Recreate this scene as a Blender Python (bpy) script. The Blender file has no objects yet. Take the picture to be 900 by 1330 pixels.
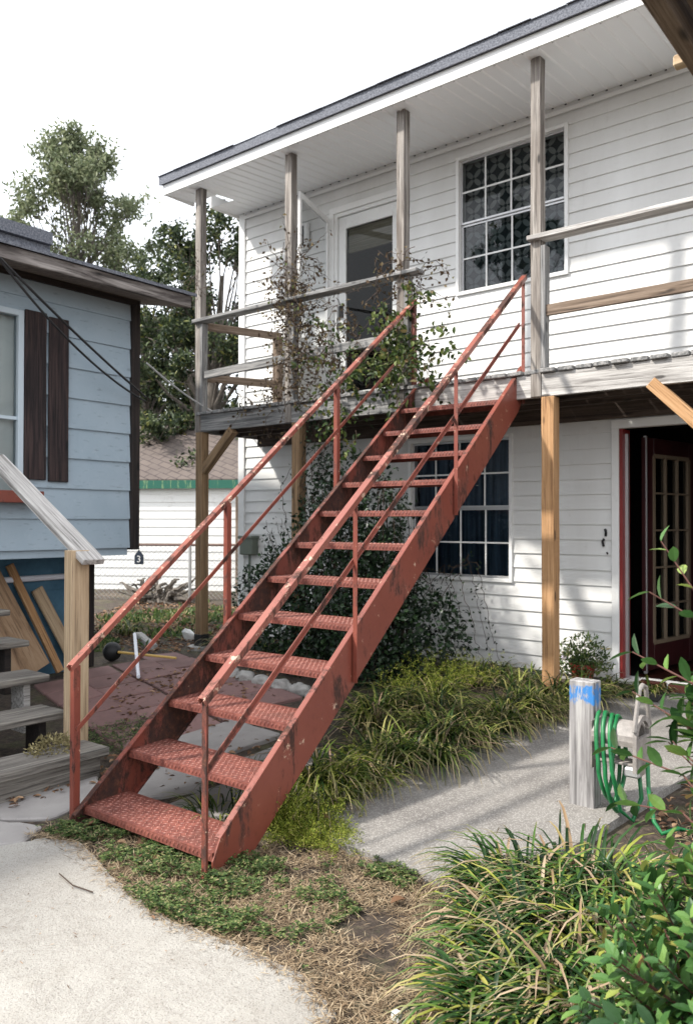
import bpy, bmesh, math, random
from mathutils import Vector, Matrix, Euler, Quaternion, noise
R = math.radians
random.seed(7)
scn = bpy.context.scene
COL = scn.collection

# ------------------------------------------------------------------ camera
cam_d = bpy.data.cameras.new("camera"); cam = bpy.data.objects.new("camera", cam_d); COL.objects.link(cam)
cam.location = (0, 0, 1.42)
cam.rotation_euler = (Euler((R(90.7), 0, R(39.0)), 'XYZ').to_matrix() @ Matrix.Rotation(R(0.1), 3, 'Z')).to_euler()
cam_d.sensor_fit = 'VERTICAL'; cam_d.sensor_height = 36; cam_d.lens = 36 * 1050 / 1330
cam_d.clip_end = 500; cam_d.clip_start = 0.05
cam_d.dof.use_dof = True; cam_d.dof.focus_distance = 3.6; cam_d.dof.aperture_fstop = 5.0
scn.camera = cam
# ------------------------------------------------------------------ sky, sun, exposure
w = bpy.data.worlds.new("World"); scn.world = w; w.use_nodes = True
nt = w.node_tree; nt.nodes.clear()
SUNV = Vector((0.85, 1.0, -1.22)).normalized()
wo = nt.nodes.new('ShaderNodeOutputWorld'); bg = nt.nodes.new('ShaderNodeBackground')
sky = nt.nodes.new('ShaderNodeTexSky'); sky.sky_type = 'NISHITA'; sky.sun_disc = False
sky.sun_elevation = R(43); sky.sun_rotation = math.atan2(-0.85, -1.0) % (2 * math.pi)
tc = nt.nodes.new('ShaderNodeTexCoord'); ns = nt.nodes.new('ShaderNodeTexNoise')
ns.inputs['Scale'].default_value = 2.2; ns.inputs['Detail'].default_value = 6
cr = nt.nodes.new('ShaderNodeValToRGB')
cr.color_ramp.elements[0].position = .3; cr.color_ramp.elements[0].color = (.62, .62, .62, 1)
cr.color_ramp.elements[1].position = .62; cr.color_ramp.elements[1].color = (.97, .97, .97, 1)
mx = nt.nodes.new('ShaderNodeMix'); mx.data_type = 'RGBA'
mx.inputs[7].default_value = (8.9, 9.1, 9.4, 1)
nt.links.new(tc.outputs['Generated'], ns.inputs['Vector']); nt.links.new(ns.outputs['Fac'], cr.inputs['Fac'])
nt.links.new(cr.outputs['Color'], mx.inputs[0]); nt.links.new(sky.outputs['Color'], mx.inputs[6])
nt.links.new(mx.outputs[2], bg.inputs['Color']); nt.links.new(bg.outputs[0], wo.inputs['Surface'])
bg.inputs['Strength'].default_value = 0.14
sl = bpy.data.lights.new("sun", 'SUN'); sl.energy = 3.7; sl.angle = R(3.0); sl.color = (1, .95, .87)
so = bpy.data.objects.new("sun", sl); COL.objects.link(so); so.rotation_euler = SUNV.to_track_quat('-Z', 'Y').to_euler()
so.location = (-6, -7, 12)
vs = scn.view_settings; vs.view_transform = 'Standard'; vs.look = 'None'; vs.gamma = 1; vs.use_curve_mapping = False
vs.exposure = 0.88

# ------------------------------------------------------------------ materials
def mat(name, col=None, rough=.7, build=None, **kw):
    m = bpy.data.materials.new(name); m.use_nodes = True
    b = m.node_tree.nodes['Principled BSDF']
    if col: b.inputs['Base Color'].default_value = (*col, 1)
    b.inputs['Roughness'].default_value = rough
    for k, v in kw.items(): b.inputs[k].default_value = v
    if build: build(m.node_tree, b)
    return m
def N(nt, t, **kw):
    n = nt.nodes.new(t)
    for k, v in kw.items():
        if k in n.inputs: n.inputs[k].default_value = v
        else: setattr(n, k, v)
    return n
def objvec(nt, scale=(1, 1, 1), rnd=True, coord='Object'):
    tc = N(nt, 'ShaderNodeTexCoord'); mp = N(nt, 'ShaderNodeMapping'); mp.inputs['Scale'].default_value = scale
    nt.links.new(tc.outputs[coord], mp.inputs['Vector'])
    if rnd:
        oi = N(nt, 'ShaderNodeObjectInfo'); mu = N(nt, 'ShaderNodeMath', operation='MULTIPLY'); mu.inputs[1].default_value = 37.0
        nt.links.new(oi.outputs['Random'], mu.inputs[0]); nt.links.new(mu.outputs[0], mp.inputs['Location'])
    return mp.outputs[0]
def noisef(nt, vec, scale, detail=6, rough=.6, dist=0):
    n = N(nt, 'ShaderNodeTexNoise', Scale=scale, Detail=detail, Roughness=rough, Distortion=dist)
    nt.links.new(vec, n.inputs['Vector']); return n.outputs['Fac']
def ramp(nt, fac, stops):
    r = N(nt, 'ShaderNodeValToRGB'); e = r.color_ramp.elements
    while len(e) < len(stops): e.new(.5)
    for i, (p, c) in enumerate(stops):
        e[i].position = p; e[i].color = (*c, 1) if len(c) == 3 else c
    nt.links.new(fac, r.inputs['Fac']); return r.outputs['Color']
def mixc(nt, fac, a, b, mode='MIX'):
    m = N(nt, 'ShaderNodeMix'); m.data_type = 'RGBA'; m.blend_type = mode
    for s, v in ((0, fac), (6, a), (7, b)):
        if hasattr(v, 'links') or hasattr(v, 'is_linked'): nt.links.new(v, m.inputs[s])
        elif s == 0: m.inputs[0].default_value = v
        else: m.inputs[s].default_value = (*v, 1)
    return m.outputs[2]
def bump(nt, b, h, strength=.4, dist=.01):
    n = N(nt, 'ShaderNodeBump', Strength=strength, Distance=dist); nt.links.new(h, n.inputs['Height'])
    nt.links.new(n.outputs[0], b.inputs['Normal'])
g3 = lambda v: (v, v, v)

def wood(name, light, mid, dark, rough=.85, grain=1.0, patch=None):
    def f(nt, b):
        v = objvec(nt, (1.1, 26 * grain, 26 * grain)); v2 = objvec(nt, (.8, 5, 5)); v3 = objvec(nt, (2, 110, 110))
        n1 = noisef(nt, v, 1.6, 8, .65, .6); n3 = noisef(nt, v3, 1.0, 3, .6)
        c = ramp(nt, n1, [(.3, dark), (.45, mid), (.62, light)])
        if patch:
            c = mixc(nt, ramp(nt, noisef(nt, v2, 1.0, 4, .6), [(.42, g3(0)), (.62, g3(1))]), c, patch)
            c = mixc(nt, .35, c, ramp(nt, n1, [(.3, dark), (.6, light)]))
        c = mixc(nt, ramp(nt, n3, [(.30, g3(.75)), (.42, g3(0))]), c, tuple(x * .3 for x in dark))
        # knots
        vk = objvec(nt, (2.2, 7, 7)); vo = N(nt, 'ShaderNodeTexVoronoi', Scale=1.0); nt.links.new(vk, vo.inputs['Vector'])
        c = mixc(nt, ramp(nt, vo.outputs['Distance'], [(.07, g3(.85)), (.12, g3(0))]), c, tuple(x * .4 for x in dark))
        nt.links.new(c, b.inputs['Base Color'])
        mm = N(nt, 'ShaderNodeMath', operation='MULTIPLY_ADD'); mm.inputs[1].default_value = .6
        nt.links.new(n3, mm.inputs[0]); nt.links.new(n1, mm.inputs[2]); bump(nt, b, mm.outputs[0], .55, .006)
    return mat(name, None, rough, f)
M = {}
M['wood_grey'] = wood('weathered_wood', (.31, .30, .29), (.15, .15, .15), (.022, .022, .022))
M['wood_post'] = wood('weathered_post', (.37, .34, .31), (.16, .14, .125), (.020, .017, .015), patch=(.085, .062, .047))
M['wood_brown'] = wood('brown_wood', (.24, .18, .135), (.13, .09, .062), (.025, .016, .011))
M['wood_new'] = wood('treated_pine', (.46, .27, .135), (.36, .20, .09), (.16, .08, .035))
M['wood_pale'] = wood('pale_pine', (.50, .38, .25), (.40, .29, .18), (.20, .13, .08))
M['wood_dark'] = wood('dark_wood', (.028, .019, .016), (.014, .010, .009), (.003, .003, .003))
M['wood_silver'] = wood('silver_rail', (.52, .50, .48), (.32, .305, .29), (.07, .06, .055))
M['wood_step'] = wood('step_wood', (.26, .24, .21), (.14, .125, .11), (.025, .022, .02))
M['shutter'] = wood('shutter_wood', (.05, .030, .028), (.016, .010, .011), (.003, .002, .003))
M['peel'] = wood('peeling_fascia', (.34, .31, .29), (.04, .028, .025), (.008, .006, .006), grain=.35, patch=(.03, .02, .018))
M['soffit_brown'] = wood('eave_board', (.20, .16, .13), (.13, .10, .08), (.05, .04, .033))
M['ply'] = wood('plywood', (.42, .29, .18), (.30, .19, .11), (.10, .06, .035), grain=.25)

def f(nt, b):
    v = objvec(nt, (1, 1, 1), False); v2 = objvec(nt, (1.2, 1.2, .25), False)
    n = noisef(nt, v2, 1.6, 5, .6); n2 = noisef(nt, v, 9, 5, .7); n3 = noisef(nt, objvec(nt, (9, 9, .8), False), 1.2, 4, .6)
    c = ramp(nt, n, [(.3, (.62, .615, .60)), (.7, (.73, .73, .72))])
    c = mixc(nt, ramp(nt, n2, [(.60, g3(0)), (.80, g3(.35))]), c, (.42, .40, .36))
    c = mixc(nt, ramp(nt, n3, [(.62, g3(0)), (.85, g3(.30))]), c, (.40, .39, .37))
    nt.links.new(c, b.inputs['Base Color']); bump(nt, b, n2, .05, .004)
M['vinyl'] = mat('white_vinyl', None, .55, f)
M['white'] = mat('white_trim', (.74, .74, .73), .45, lambda nt, b: nt.links.new(mixc(nt, ramp(nt, noisef(nt, objvec(nt), 7, 6, .7), [(.55, g3(0)), (.8, g3(.4))]), (.76, .76, .75), (.45, .43, .40)), b.inputs['Base Color']))
M['soffit'] = mat('white_soffit', (.86, .87, .88), .45)
def f(nt, b):
    v = objvec(nt, (1, 1, 1), False)
    n = noisef(nt, v, 1.6, 6, .6); n2 = noisef(nt, v, 14, 6, .7); n3 = noisef(nt, objvec(nt, (1, .35, 1.2), False), 26, 3)
    c = ramp(nt, n, [(.3, (.29, .37, .435)), (.7, (.36, .44, .505))])
    c = mixc(nt, ramp(nt, n2, [(.58, g3(0)), (.75, g3(.45))]), c, (.42, .50, .55))
    c = mixc(nt, ramp(nt, n3, [(.60, g3(0)), (.76, g3(.5))]), c, (.12, .14, .15))
    n5 = noisef(nt, objvec(nt, (1, 1, .12), False), 7, 6, .7); c = mixc(nt, ramp(nt, n5, [(.56, g3(0)), (.85, g3(.25))]), c, (.20, .25, .28))
    nt.links.new(c, b.inputs['Base Color']); bump(nt, b, n2, .15, .004)
M['blue'] = mat('blue_painted_board', None, .7, f)
M['blue_dark'] = mat('blue_base_board', None, .7, lambda nt, b: nt.links.new(ramp(nt, noisef(nt, objvec(nt, (1, 1, 1), False), 5, 6, .7), [(.3, (.035, .10, .16)), (.7, (.07, .17, .25))]), b.inputs['Base Color']))

def rusty(name, paint, paint2, rust_lo, rust_hi, chips):
    def f(nt, b):
        v = objvec(nt); n = noisef(nt, objvec(nt, (1.4, 1.4, .6)), 3.4, 9, .74, .3); n2 = noisef(nt, v, 26, 6, .7); n4 = noisef(nt, v, 1.5, 5, .6); n5 = noisef(nt, v, 12, 6, .75)
        c = ramp(nt, n4, [(.3, paint), (.7, paint2)])
        c = mixc(nt, ramp(nt, n2, [(.55, g3(0)), (.72, g3(.6))]), c, tuple(x * .7 for x in paint))
        rf = ramp(nt, n, [(rust_lo, g3(0)), (rust_hi, g3(1))])
        rc = ramp(nt, n2, [(.3, (.018, .010, .010)), (.55, (.06, .022, .014)), (.75, (.16, .055, .03))])
        c = mixc(nt, rf, c, rc)
        cf = ramp(nt, n5, [(chips, g3(0)), (chips + .025, g3(.8))])
        c = mixc(nt, cf, c, (.55, .38, .28))
        nt.links.new(c, b.inputs['Base Color'])
        rr = ramp(nt, n, [(rust_lo, g3(.42)), (rust_hi, g3(.9))]); nt.links.new(rr, b.inputs['Roughness'])
        bump(nt, b, mixc(nt, .5, n2, rf), .5, .003)
    return mat(name, None, .5, f)
M['red'] = rusty('red_oxide_paint', (.165, .038, .025), (.225, .062, .041), .53, .60, .63)
M['red_rusty'] = rusty('rusted_red_paint', (.155, .035, .023), (.21, .055, .037), .43, .50, .70)
M['red_rail'] = rusty('worn_red_rail', (.20, .052, .035), (.28, .095, .068), .50, .57, .585)
def f(nt, b):
    v = objvec(nt); n = noisef(nt, v, 3.4, 8, .72, .3); n2 = noisef(nt, v, 38, 6, .75); n3 = noisef(nt, v, 9, 6, .7)
    c = ramp(nt, n3, [(.35, (.15, .038, .026)), (.65, (.27, .085, .060))])
    tc = N(nt, 'ShaderNodeTexCoord'); sx = N(nt, 'ShaderNodeSeparateXYZ'); nt.links.new(tc.outputs['Object'], sx.inputs[0])
    raised = ramp(nt, sx.outputs['Z'], [(.0008, g3(0)), (.0022, g3(.85))])
    low = mixc(nt, ramp(nt, n2, [(.42, g3(.75)), (.60, g3(0))]), c, (.10, .028, .022))
    c = mixc(nt, raised, low, mixc(nt, n2, (.28, .10, .07), (.55, .33, .27)))
    c = mixc(nt, ramp(nt, n, [(.54, g3(0)), (.66, g3(.7))]), c, (.09, .035, .025))
    c = mixc(nt, ramp(nt, n2, [(.64, g3(0)), (.72, g3(.6))]), c, (.48, .28, .22))
    nt.links.new(c, b.inputs['Base Color']); nt.links.new(ramp(nt, n2, [(.3, g3(.45)), (.7, g3(.8))]), b.inputs['Roughness']); bump(nt, b, n2, .5, .002)
M['red_tread'] = mat('worn_tread_plate', None, .55, f)

def f(nt, b):
    v = objvec(nt, (1, 1, 1), False)
    n = noisef(nt, v, 1.1, 6, .65); n2 = noisef(nt, v, 60, 5, .8); n3 = noisef(nt, v, 8, 6, .75); n4 = noisef(nt, objvec(nt, (1, 6, 1), False), 7, 5, .7)
    c = ramp(nt, n, [(.3, (.31, .29, .262)), (.7, (.44, .42, .385))])
    c = mixc(nt, ramp(nt, n3, [(.50, g3(0)), (.74, g3(.5))]), c, (.27, .245, .21))
    n6 = noisef(nt, v, 2.3, 8, .75, 1.2); c = mixc(nt, ramp(nt, n6, [(.485, g3(0)), (.4985, g3(.30)), (.5015, g3(.30)), (.515, g3(0))]), c, (.16, .14, .12))
    n7 = noisef(nt, v, 150, 3, .6); c = mixc(nt, ramp(nt, n7, [(.57, g3(0)), (.64, g3(.6))]), c, (.13, .115, .10))
    c = mixc(nt, ramp(nt, n2, [(.58, g3(0)), (.72, g3(.6))]), c, (.27, .25, .22))
    c = mixc(nt, ramp(nt, n4, [(.6, g3(0)), (.75, g3(.35))]), c, (.58, .56, .52))
    nt.links.new(c, b.inputs['Base Color']); bump(nt, b, mixc(nt, .4, n2, n3), 1.0, .014)
M['concrete'] = mat('concrete', None, .95, f)
def f(nt, b):
    v = objvec(nt, (1, 1, 1), False)
    n = noisef(nt, v, 1.6, 7, .7); vo = N(nt, 'ShaderNodeTexVoronoi', Scale=150.0); nt.links.new(v, vo.inputs['Vector'])
    n3 = noisef(nt, v, 7, 6, .75)
    c = ramp(nt, n, [(.3, (.14, .13, .12)), (.7, (.30, .285, .26))])
    c = mixc(nt, ramp(nt, n3, [(.5, g3(0)), (.7, g3(.7))]), c, (.13, .12, .11))
    c = mixc(nt, ramp(nt, vo.outputs['Color'], [(.62, g3(0)), (.70, g3(.45))]), c, (.48, .46, .43))
    c = mixc(nt, ramp(nt, vo.outputs['Distance'], [(.0, g3(.0)), (.5, g3(.35))]), c, (.11, .10, .095))
    nt.links.new(c, b.inputs['Base Color']); bump(nt, b, vo.outputs['Distance'], .6, -.004)
M['aggregate'] = mat('exposed_aggregate', None, .85, f)
def f(nt, b):
    v = objvec(nt); n = noisef(nt, v, 2.5, 7, .7); n2 = noisef(nt, v, 40, 5, .8)
    c = ramp(nt, n, [(.3, (.22, .205, .20)), (.7, (.34, .32, .305))])
    c = mixc(nt, ramp(nt, n2, [(.58, g3(0)), (.7, g3(.5))]), c, (.13, .12, .11))
    nt.links.new(c, b.inputs['Base Color']); bump(nt, b, n2, .35, .004)
M['flag'] = mat('flagstone', None, .85, f)
M['paver'] = mat('purple_brown_paver', None, .85, lambda nt, b: (nt.links.new(mixc(nt, ramp(nt, noisef(nt, objvec(nt), 28, 6, .8), [(.5, g3(0)), (.75, g3(.7))]), ramp(nt, noisef(nt, objvec(nt), 1.7, 5, .6), [(.3, (.13, .075, .07)), (.7, (.24, .135, .125))]), (.10, .075, .065)), b.inputs['Base Color']), bump(nt, b, noisef(nt, objvec(nt), 50), .3, .004)))
def f(nt, b):
    v = objvec(nt, (1, 1, 1), False)
    n = noisef(nt, v, .9, 7, .65); n2 = noisef(nt, v, 22, 8, .8); n3 = noisef(nt, v, 3.0, 6, .7)
    c = ramp(nt, n2, [(.30, (.014, .010, .008)), (.5, (.055, .040, .030)), (.70, (.15, .11, .08))])
    c = mixc(nt, ramp(nt, n3, [(.50, g3(0)), (.66, g3(.55))]), c, (.085, .095, .035))
    c = mixc(nt, ramp(nt, n, [(.55, g3(0)), (.70, g3(.5))]), c, (.25, .19, .13))
    nt.links.new(c, b.inputs['Base Color']); bump(nt, b, n2, .9, .02)
M['soil'] = mat('leafy_soil', None, .95, f)
def f(nt, b):
    v = objvec(nt, (1, 1, 1), False); br = N(nt, 'ShaderNodeTexBrick', Scale=1.0); br.offset = .5
    br.inputs['Color1'].default_value = (.125, .10, .088, 1); br.inputs['Color2'].default_value = (.10, .08, .072, 1); br.inputs['Mortar'].default_value = (.04, .03, .03, 1)
    br.inputs['Mortar Size'].default_value = .012; br.inputs['Brick Width'].default_value = .32; br.inputs['Row Height'].default_value = .16
    nt.links.new(v, br.inputs['Vector']); n = noisef(nt, v, 3, 6, .7); n2 = noisef(nt, v, 60, 4, .8)
    c = mixc(nt, ramp(nt, n, [(.4, g3(0)), (.7, g3(.6))]), br.outputs['Color'], (.14, .115, .10))
    nt.links.new(c, b.inputs['Base Color']); bump(nt, b, n2, .5, .006)
M['shingle'] = mat('asphalt_shingle', None, .95, f)
M['shingle_grey'] = mat('dark_grey_shingle', None, .95, lambda nt, b: (nt.links.new(ramp(nt, noisef(nt, objvec(nt, (1, 1, 1), False), 70, 4, .8), [(.35, (.045, .05, .065)), (.62, (.20, .21, .24))]), b.inputs['Base Color']), bump(nt, b, noisef(nt, objvec(nt, (1, 1, 1), False), 90), .6, .006)))
def f(nt, b):
    n = noisef(nt, objvec(nt, (8, 8, 1), False), 1.4, 5, .7)
    nt.links.new(ramp(nt, n, [(.56, (.012, .11, .075)), (.64, (.20, .30, .14))]), b.inputs['Base Color'])
M['green_peel'] = mat('peeling_green_paint', None, .7, f)
M['green'] = mat('green_paint', (.01, .13, .085), .6)
M['shed_white'] = mat('old_white_paint', None, .8, lambda nt, b: nt.links.new(mixc(nt, ramp(nt, noisef(nt, objvec(nt, (1, 1, 1), False), 4, 7, .75), [(.55, g3(0)), (.75, g3(.6))]), (.80, .80, .78), (.45, .43, .40)), b.inputs['Base Color']))
M['black'] = mat('black', (.008, .008, .009), .6)
M['room_shade'] = mat('interior_shade_black', (.004, .0035, .0035), .9)  # near-black albedo stands in for the shade inside the rooms
M['joist'] = wood('dark_joist', (.10, .075, .06), (.06, .042, .033), (.018, .012, .01))
M['cable'] = mat('black_cable', (.02, .02, .022), .5)
M['cable_w'] = mat('pale_cable', (.45, .46, .47), .5)
M['maroon'] = mat('maroon_door_paint', None, .4, lambda nt, b: nt.links.new(ramp(nt, noisef(nt, objvec(nt), 4, 5), [(.3, (.022, .006, .007)), (.7, (.045, .010, .011))]), b.inputs['Base Color']))
M['redjamb'] = mat('red_door_jamb', (.20, .018, .016), .5)
M['cream'] = mat('cream_muntin', (.17, .13, .09), .5)
def glass(name, tint, fac_ior=1.5, alpha_rough=.02):
    m = bpy.data.materials.new(name); m.use_nodes = True; nt = m.node_tree; nt.nodes.clear()
    o = N(nt, 'ShaderNodeOutputMaterial'); gl = N(nt, 'ShaderNodeBsdfGlossy', Roughness=alpha_rough); tr = N(nt, 'ShaderNodeBsdfTransparent')
    tr.inputs['Color'].default_value = (*tint, 1); fr = N(nt, 'ShaderNodeFresnel', IOR=fac_ior); mxs = N(nt, 'ShaderNodeMixShader')
    bn = N(nt, 'ShaderNodeBump', Strength=.06, Distance=.02); nz = noisef(nt, objvec(nt), 1.4, 2)
    nt.links.new(nz, bn.inputs['Height']); nt.links.new(bn.outputs[0], gl.inputs['Normal'])
    nt.links.new(fr.outputs[0], mxs.inputs[0]); nt.links.new(tr.outputs[0], mxs.inputs[1]); nt.links.new(gl.outputs[0], mxs.inputs[2])
    nt.links.new(mxs.outputs[0], o.inputs['Surface']); return m
M['glass'] = glass('window_glass', (.6, .68, .70), 1.6)
M['glass_up'] = glass('clear_pane', (.72, .76, .76), 1.38)
M['glass_door'] = glass('door_glass', (.40, .42, .44), 1.42)
M['storm_glass'] = glass('storm_door_pane', (.66, .67, .67), 1.12)
_n = M['storm_glass'].node_tree; _l = [l for l in _n.links if l.to_node.type == 'MIX_SHADER' and l.to_socket.name == 'Fac'][0]; _ms = _l.to_node; _n.links.remove(_l); _ms.inputs[0].default_value = .04
def f(nt, b):
    # lattice of leaf shapes: overlap of circles on a diagonal grid
    tc = N(nt, 'ShaderNodeTexCoord'); mp = N(nt, 'ShaderNodeMapping'); mp.inputs['Rotation'].default_value = (0, R(45), 0); mp.inputs['Scale'].default_value = (1 / .125,) * 3
    nt.links.new(tc.outputs['Object'], mp.inputs['Vector']); sp = N(nt, 'ShaderNodeSeparateXYZ'); nt.links.new(mp.outputs[0], sp.inputs[0])
    def mth(op, a, c=None):
        n = N(nt, 'ShaderNodeMath', operation=op)
        for i, q in enumerate((a, c)):
            if q is None: continue
            if hasattr(q, 'is_linked'): nt.links.new(q, n.inputs[i])
            else: n.inputs[i].default_value = q
        return n.outputs[0]
    fx = mth('FRACT', sp.outputs['X']); fz = mth('FRACT', sp.outputs['Z'])
    def inside(cx, cz):
        dx = mth('SUBTRACT', fx, cx); dz = mth('SUBTRACT', fz, cz)
        return mth('LESS_THAN', mth('SQRT', mth('ADD', mth('MULTIPLY', dx, dx), mth('MULTIPLY', dz, dz))), .70)
    s = mth('ADD', mth('ADD', inside(0, 0), inside(1, 0)), mth('ADD', inside(0, 1), inside(1, 1)))
    ax = mth('ABSOLUTE', mth('SUBTRACT', fx, .5)); az = mth('ABSOLUTE', mth('SUBTRACT', fz, .5))
    slit = mth('LESS_THAN', mth('MINIMUM', mth('ABSOLUTE', mth('SUBTRACT', ax, az)), 1.0), .03)
    ctr = mth('LESS_THAN', mth('ADD', ax, az), .16)
    petal = mth('MULTIPLY', mth('GREATER_THAN', s, 1.5), mth('SUBTRACT', 1.0, slit))
    dark = mth('MAXIMUM', mth('SUBTRACT', 1.0, petal), ctr)
    nt.links.new(mixc(nt, dark, (.20, .20, .195), (.005, .012, .015)), b.inputs['Base Color'])
M['curtain'] = mat('leaf_lattice_curtain', None, .9, f)
M['blue_curtain'] = mat('blue_grey_curtain', None, .9, lambda nt, b: nt.links.new(ramp(nt, noisef(nt, objvec(nt, (14, 14, .6), False), 1.2, 3), [(.35, (.012, .022, .045)), (.65, (.09, .13, .19))]), b.inputs['Base Color']))
M['bamboo'] = mat('bamboo_blind', None, .8, lambda nt, b: nt.links.new(ramp(nt, noisef(nt, objvec(nt, (1.5, 1, 60), False), 1.5, 4), [(.3, (.40, .33, .20)), (.7, (.75, .68, .50))]), b.inputs['Base Color']))
M['blinds'] = mat('vertical_blinds', (.72, .74, .74), .7)
M['alu'] = mat('grey_aluminium', (.55, .55, .56), .38, Metallic=.7)
M['meter'] = mat('olive_grey_box', (.12, .14, .11), .5)
M['steel'] = mat('galvanised_wire', (.42, .42, .42), .45, Metallic=.5)
M['fence_rail'] = mat('rusted_pipe', (.16, .10, .08), .7)
M['hose'] = mat('green_hose', None, .42, lambda nt, b: nt.links.new(ramp(nt, noisef(nt, objvec(nt), 11, 6, .75), [(.35, (.004, .085, .025)), (.55, (.006, .15, .042)), (.75, (.05, .18, .08))]), b.inputs['Base Color']))
M['reel'] = mat('beige_plastic', None, .5, lambda nt, b: nt.links.new(ramp(nt, noisef(nt, objvec(nt), 16, 5, .7), [(.35, (.16, .145, .135)), (.65, (.30, .275, .255))]), b.inputs['Base Color']))
def f(nt, b):
    v = objvec(nt, (1.1, 26, 26)); n1 = noisef(nt, v, 1.6, 8, .65, .6)
    c = ramp(nt, n1, [(.3, (.06, .057, .055)), (.5, (.23, .22, .22)), (.66, (.38, .37, .36))])
    tc = N(nt, 'ShaderNodeTexCoord'); sp = N(nt, 'ShaderNodeSeparateXYZ'); nt.links.new(tc.outputs['Object'], sp.inputs[0])
    nz = noisef(nt, objvec(nt, (1, 1, 1)), 16, 4); ad = N(nt, 'ShaderNodeMath', operation='MULTIPLY_ADD'); ad.inputs[1].default_value = .14
    nt.links.new(nz, ad.inputs[0]); nt.links.new(sp.outputs['X'], ad.inputs[2])
    pf = ramp(nt, ad.outputs[0], [(.675, g3(0)), (.695, g3(.9)), (.755, g3(.95)), (.775, g3(0))])
    pm = N(nt, 'ShaderNodeMath', operation='MULTIPLY'); nt.links.new(pf, pm.inputs[0]); nt.links.new(ramp(nt, noisef(nt, objvec(nt, (4, 14, 14)), 4, 6, .75), [(.40, g3(.05)), (.50, g3(1))]), pm.inputs[1])
    c = mixc(nt, pm.outputs[0], c, (.01, .16, .45))
    nt.links.new(c, b.inputs['Base Color']); bump(nt, b, n1, .4, .004)
M['hose_post'] = mat('grey_post_with_blue_paint', None, .8, f)
M['terracotta'] = mat('red_plastic_pot', (.26, .035, .02), .5)
M['pipe_w'] = mat('white_plastic_pipe', (.72, .74, .80), .4)
M['broomstick'] = mat('yellow_stick', (.55, .36, .10), .5)
M['brick'] = mat('red_brick', (.16, .05, .035), .9)
M['mulch'] = mat('black_mat', (.02, .019, .018), .9)
M['stone'] = mat('pale_edging_stone', None, .9, lambda nt, b: (nt.links.new(ramp(nt, noisef(nt, objvec(nt), 12, 6, .7), [(.3, (.20, .19, .18)), (.7, (.42, .41, .39))]), b.inputs['Base Color']), bump(nt, b, noisef(nt, objvec(nt), 30), .5, .01)))
M['bark'] = mat('bark', None, .95, lambda nt, b: (nt.links.new(ramp(nt, noisef(nt, objvec(nt, (6, 6, 1.5)), 3, 6, .7), [(.3, (.05, .042, .035)), (.7, (.19, .165, .14))]), b.inputs['Base Color']), bump(nt, b, noisef(nt, objvec(nt, (6, 6, 1.5)), 4), .8, .03)))

def leafmat(name, stops, rough=.5, trans=.35, attr=None):
    m = bpy.data.materials.new(name); m.use_nodes = True; nt = m.node_tree; b = nt.nodes['Principled BSDF']
    ge = N(nt, 'ShaderNodeNewGeometry'); c = ramp(nt, ge.outputs['Random Per Island'], stops)
    if attr:
        at = N(nt, 'ShaderNodeAttribute'); at.attribute_name = 't'
        c = mixc(nt, ramp(nt, at.outputs['Fac'], attr[0]), c, attr[1])
    nt.links.new(c, b.inputs['Base Color']); b.inputs['Roughness'].default_value = rough
    b.inputs['Specular IOR Level'].default_value = .35
    tr = N(nt, 'ShaderNodeBsdfTranslucent'); nt.links.new(c, tr.inputs['Color']); ms = N(nt, 'ShaderNodeMixShader'); ms.inputs[0].default_value = trans
    nt.links.new(b.outputs[0], ms.inputs[1]); nt.links.new(tr.outputs[0], ms.inputs[2]); nt.links.new(ms.outputs[0], nt.nodes['Material Output'].inputs['Surface'])
    return m
M['leaf_tall'] = leafmat('grey_green_leaf', [(0, (.09, .115, .06)), (.5, (.18, .215, .12)), (1, (.30, .32, .19))], .6, .35)
M['leaf_oak'] = leafmat('oak_leaf', [(0, (.010, .020, .010)), (.55, (.040, .062, .026)), (.9, (.10, .13, .055)), (1, (.20, .20, .05))], .5, .25)
M['leaf_yellow'] = leafmat('yellow_leaf', [(0, (.10, .12, .02)), (1, (.42, .36, .05))], .6, .4)
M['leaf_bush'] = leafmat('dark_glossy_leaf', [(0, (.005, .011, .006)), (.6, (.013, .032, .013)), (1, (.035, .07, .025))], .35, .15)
M['leaf_shrub'] = leafmat('camellia_leaf', [(0, (.018, .055, .016)), (.35, (.05, .125, .035)), (.7, (.10, .21, .055)), (.92, (.17, .29, .07)), (.97, (.36, .40, .10)), (1, (.30, .17, .07))], .30, .3)
M['leaf_vine'] = leafmat('green_vine_leaf', [(0, (.012, .022, .006)), (.55, (.055, .095, .024)), (.88, (.18, .22, .06)), (1, (.16, .10, .05))], .5, .35)
M['leaf_dead'] = leafmat('dead_vine_leaf', [(0, (.035, .024, .015)), (.6, (.10, .065, .038)), (.9, (.18, .14, .07)), (1, (.10, .14, .04))], .8, .3)
M['liriope'] = leafmat('grass_blade', [(0, (.006, .022, .006)), (.45, (.030, .085, .016)), (.72, (.10, .18, .03)), (.86, (.34, .34, .06)), (.90, (.26, .17, .10)), (1, (.46, .36, .25))], .38, .2, ([(.70, g3(0)), (.97, g3(.8))], (.44, .33, .22)))
M['liriope_dark'] = leafmat('border_grass_blade', [(0, (.006, .018, .004)), (.45, (.030, .065, .012)), (.74, (.16, .22, .04)), (.90, (.34, .34, .10)), (1, (.36, .25, .17))], .42, .25, ([(.66, g3(0)), (.95, g3(.7))], (.36, .26, .17)))
M['fern'] = leafmat('yellow_green_fern', [(0, (.06, .085, .010)), (.5, (.20, .26, .03)), (.88, (.40, .42, .07)), (1, (.50, .40, .18))], .6, .4)
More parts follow.
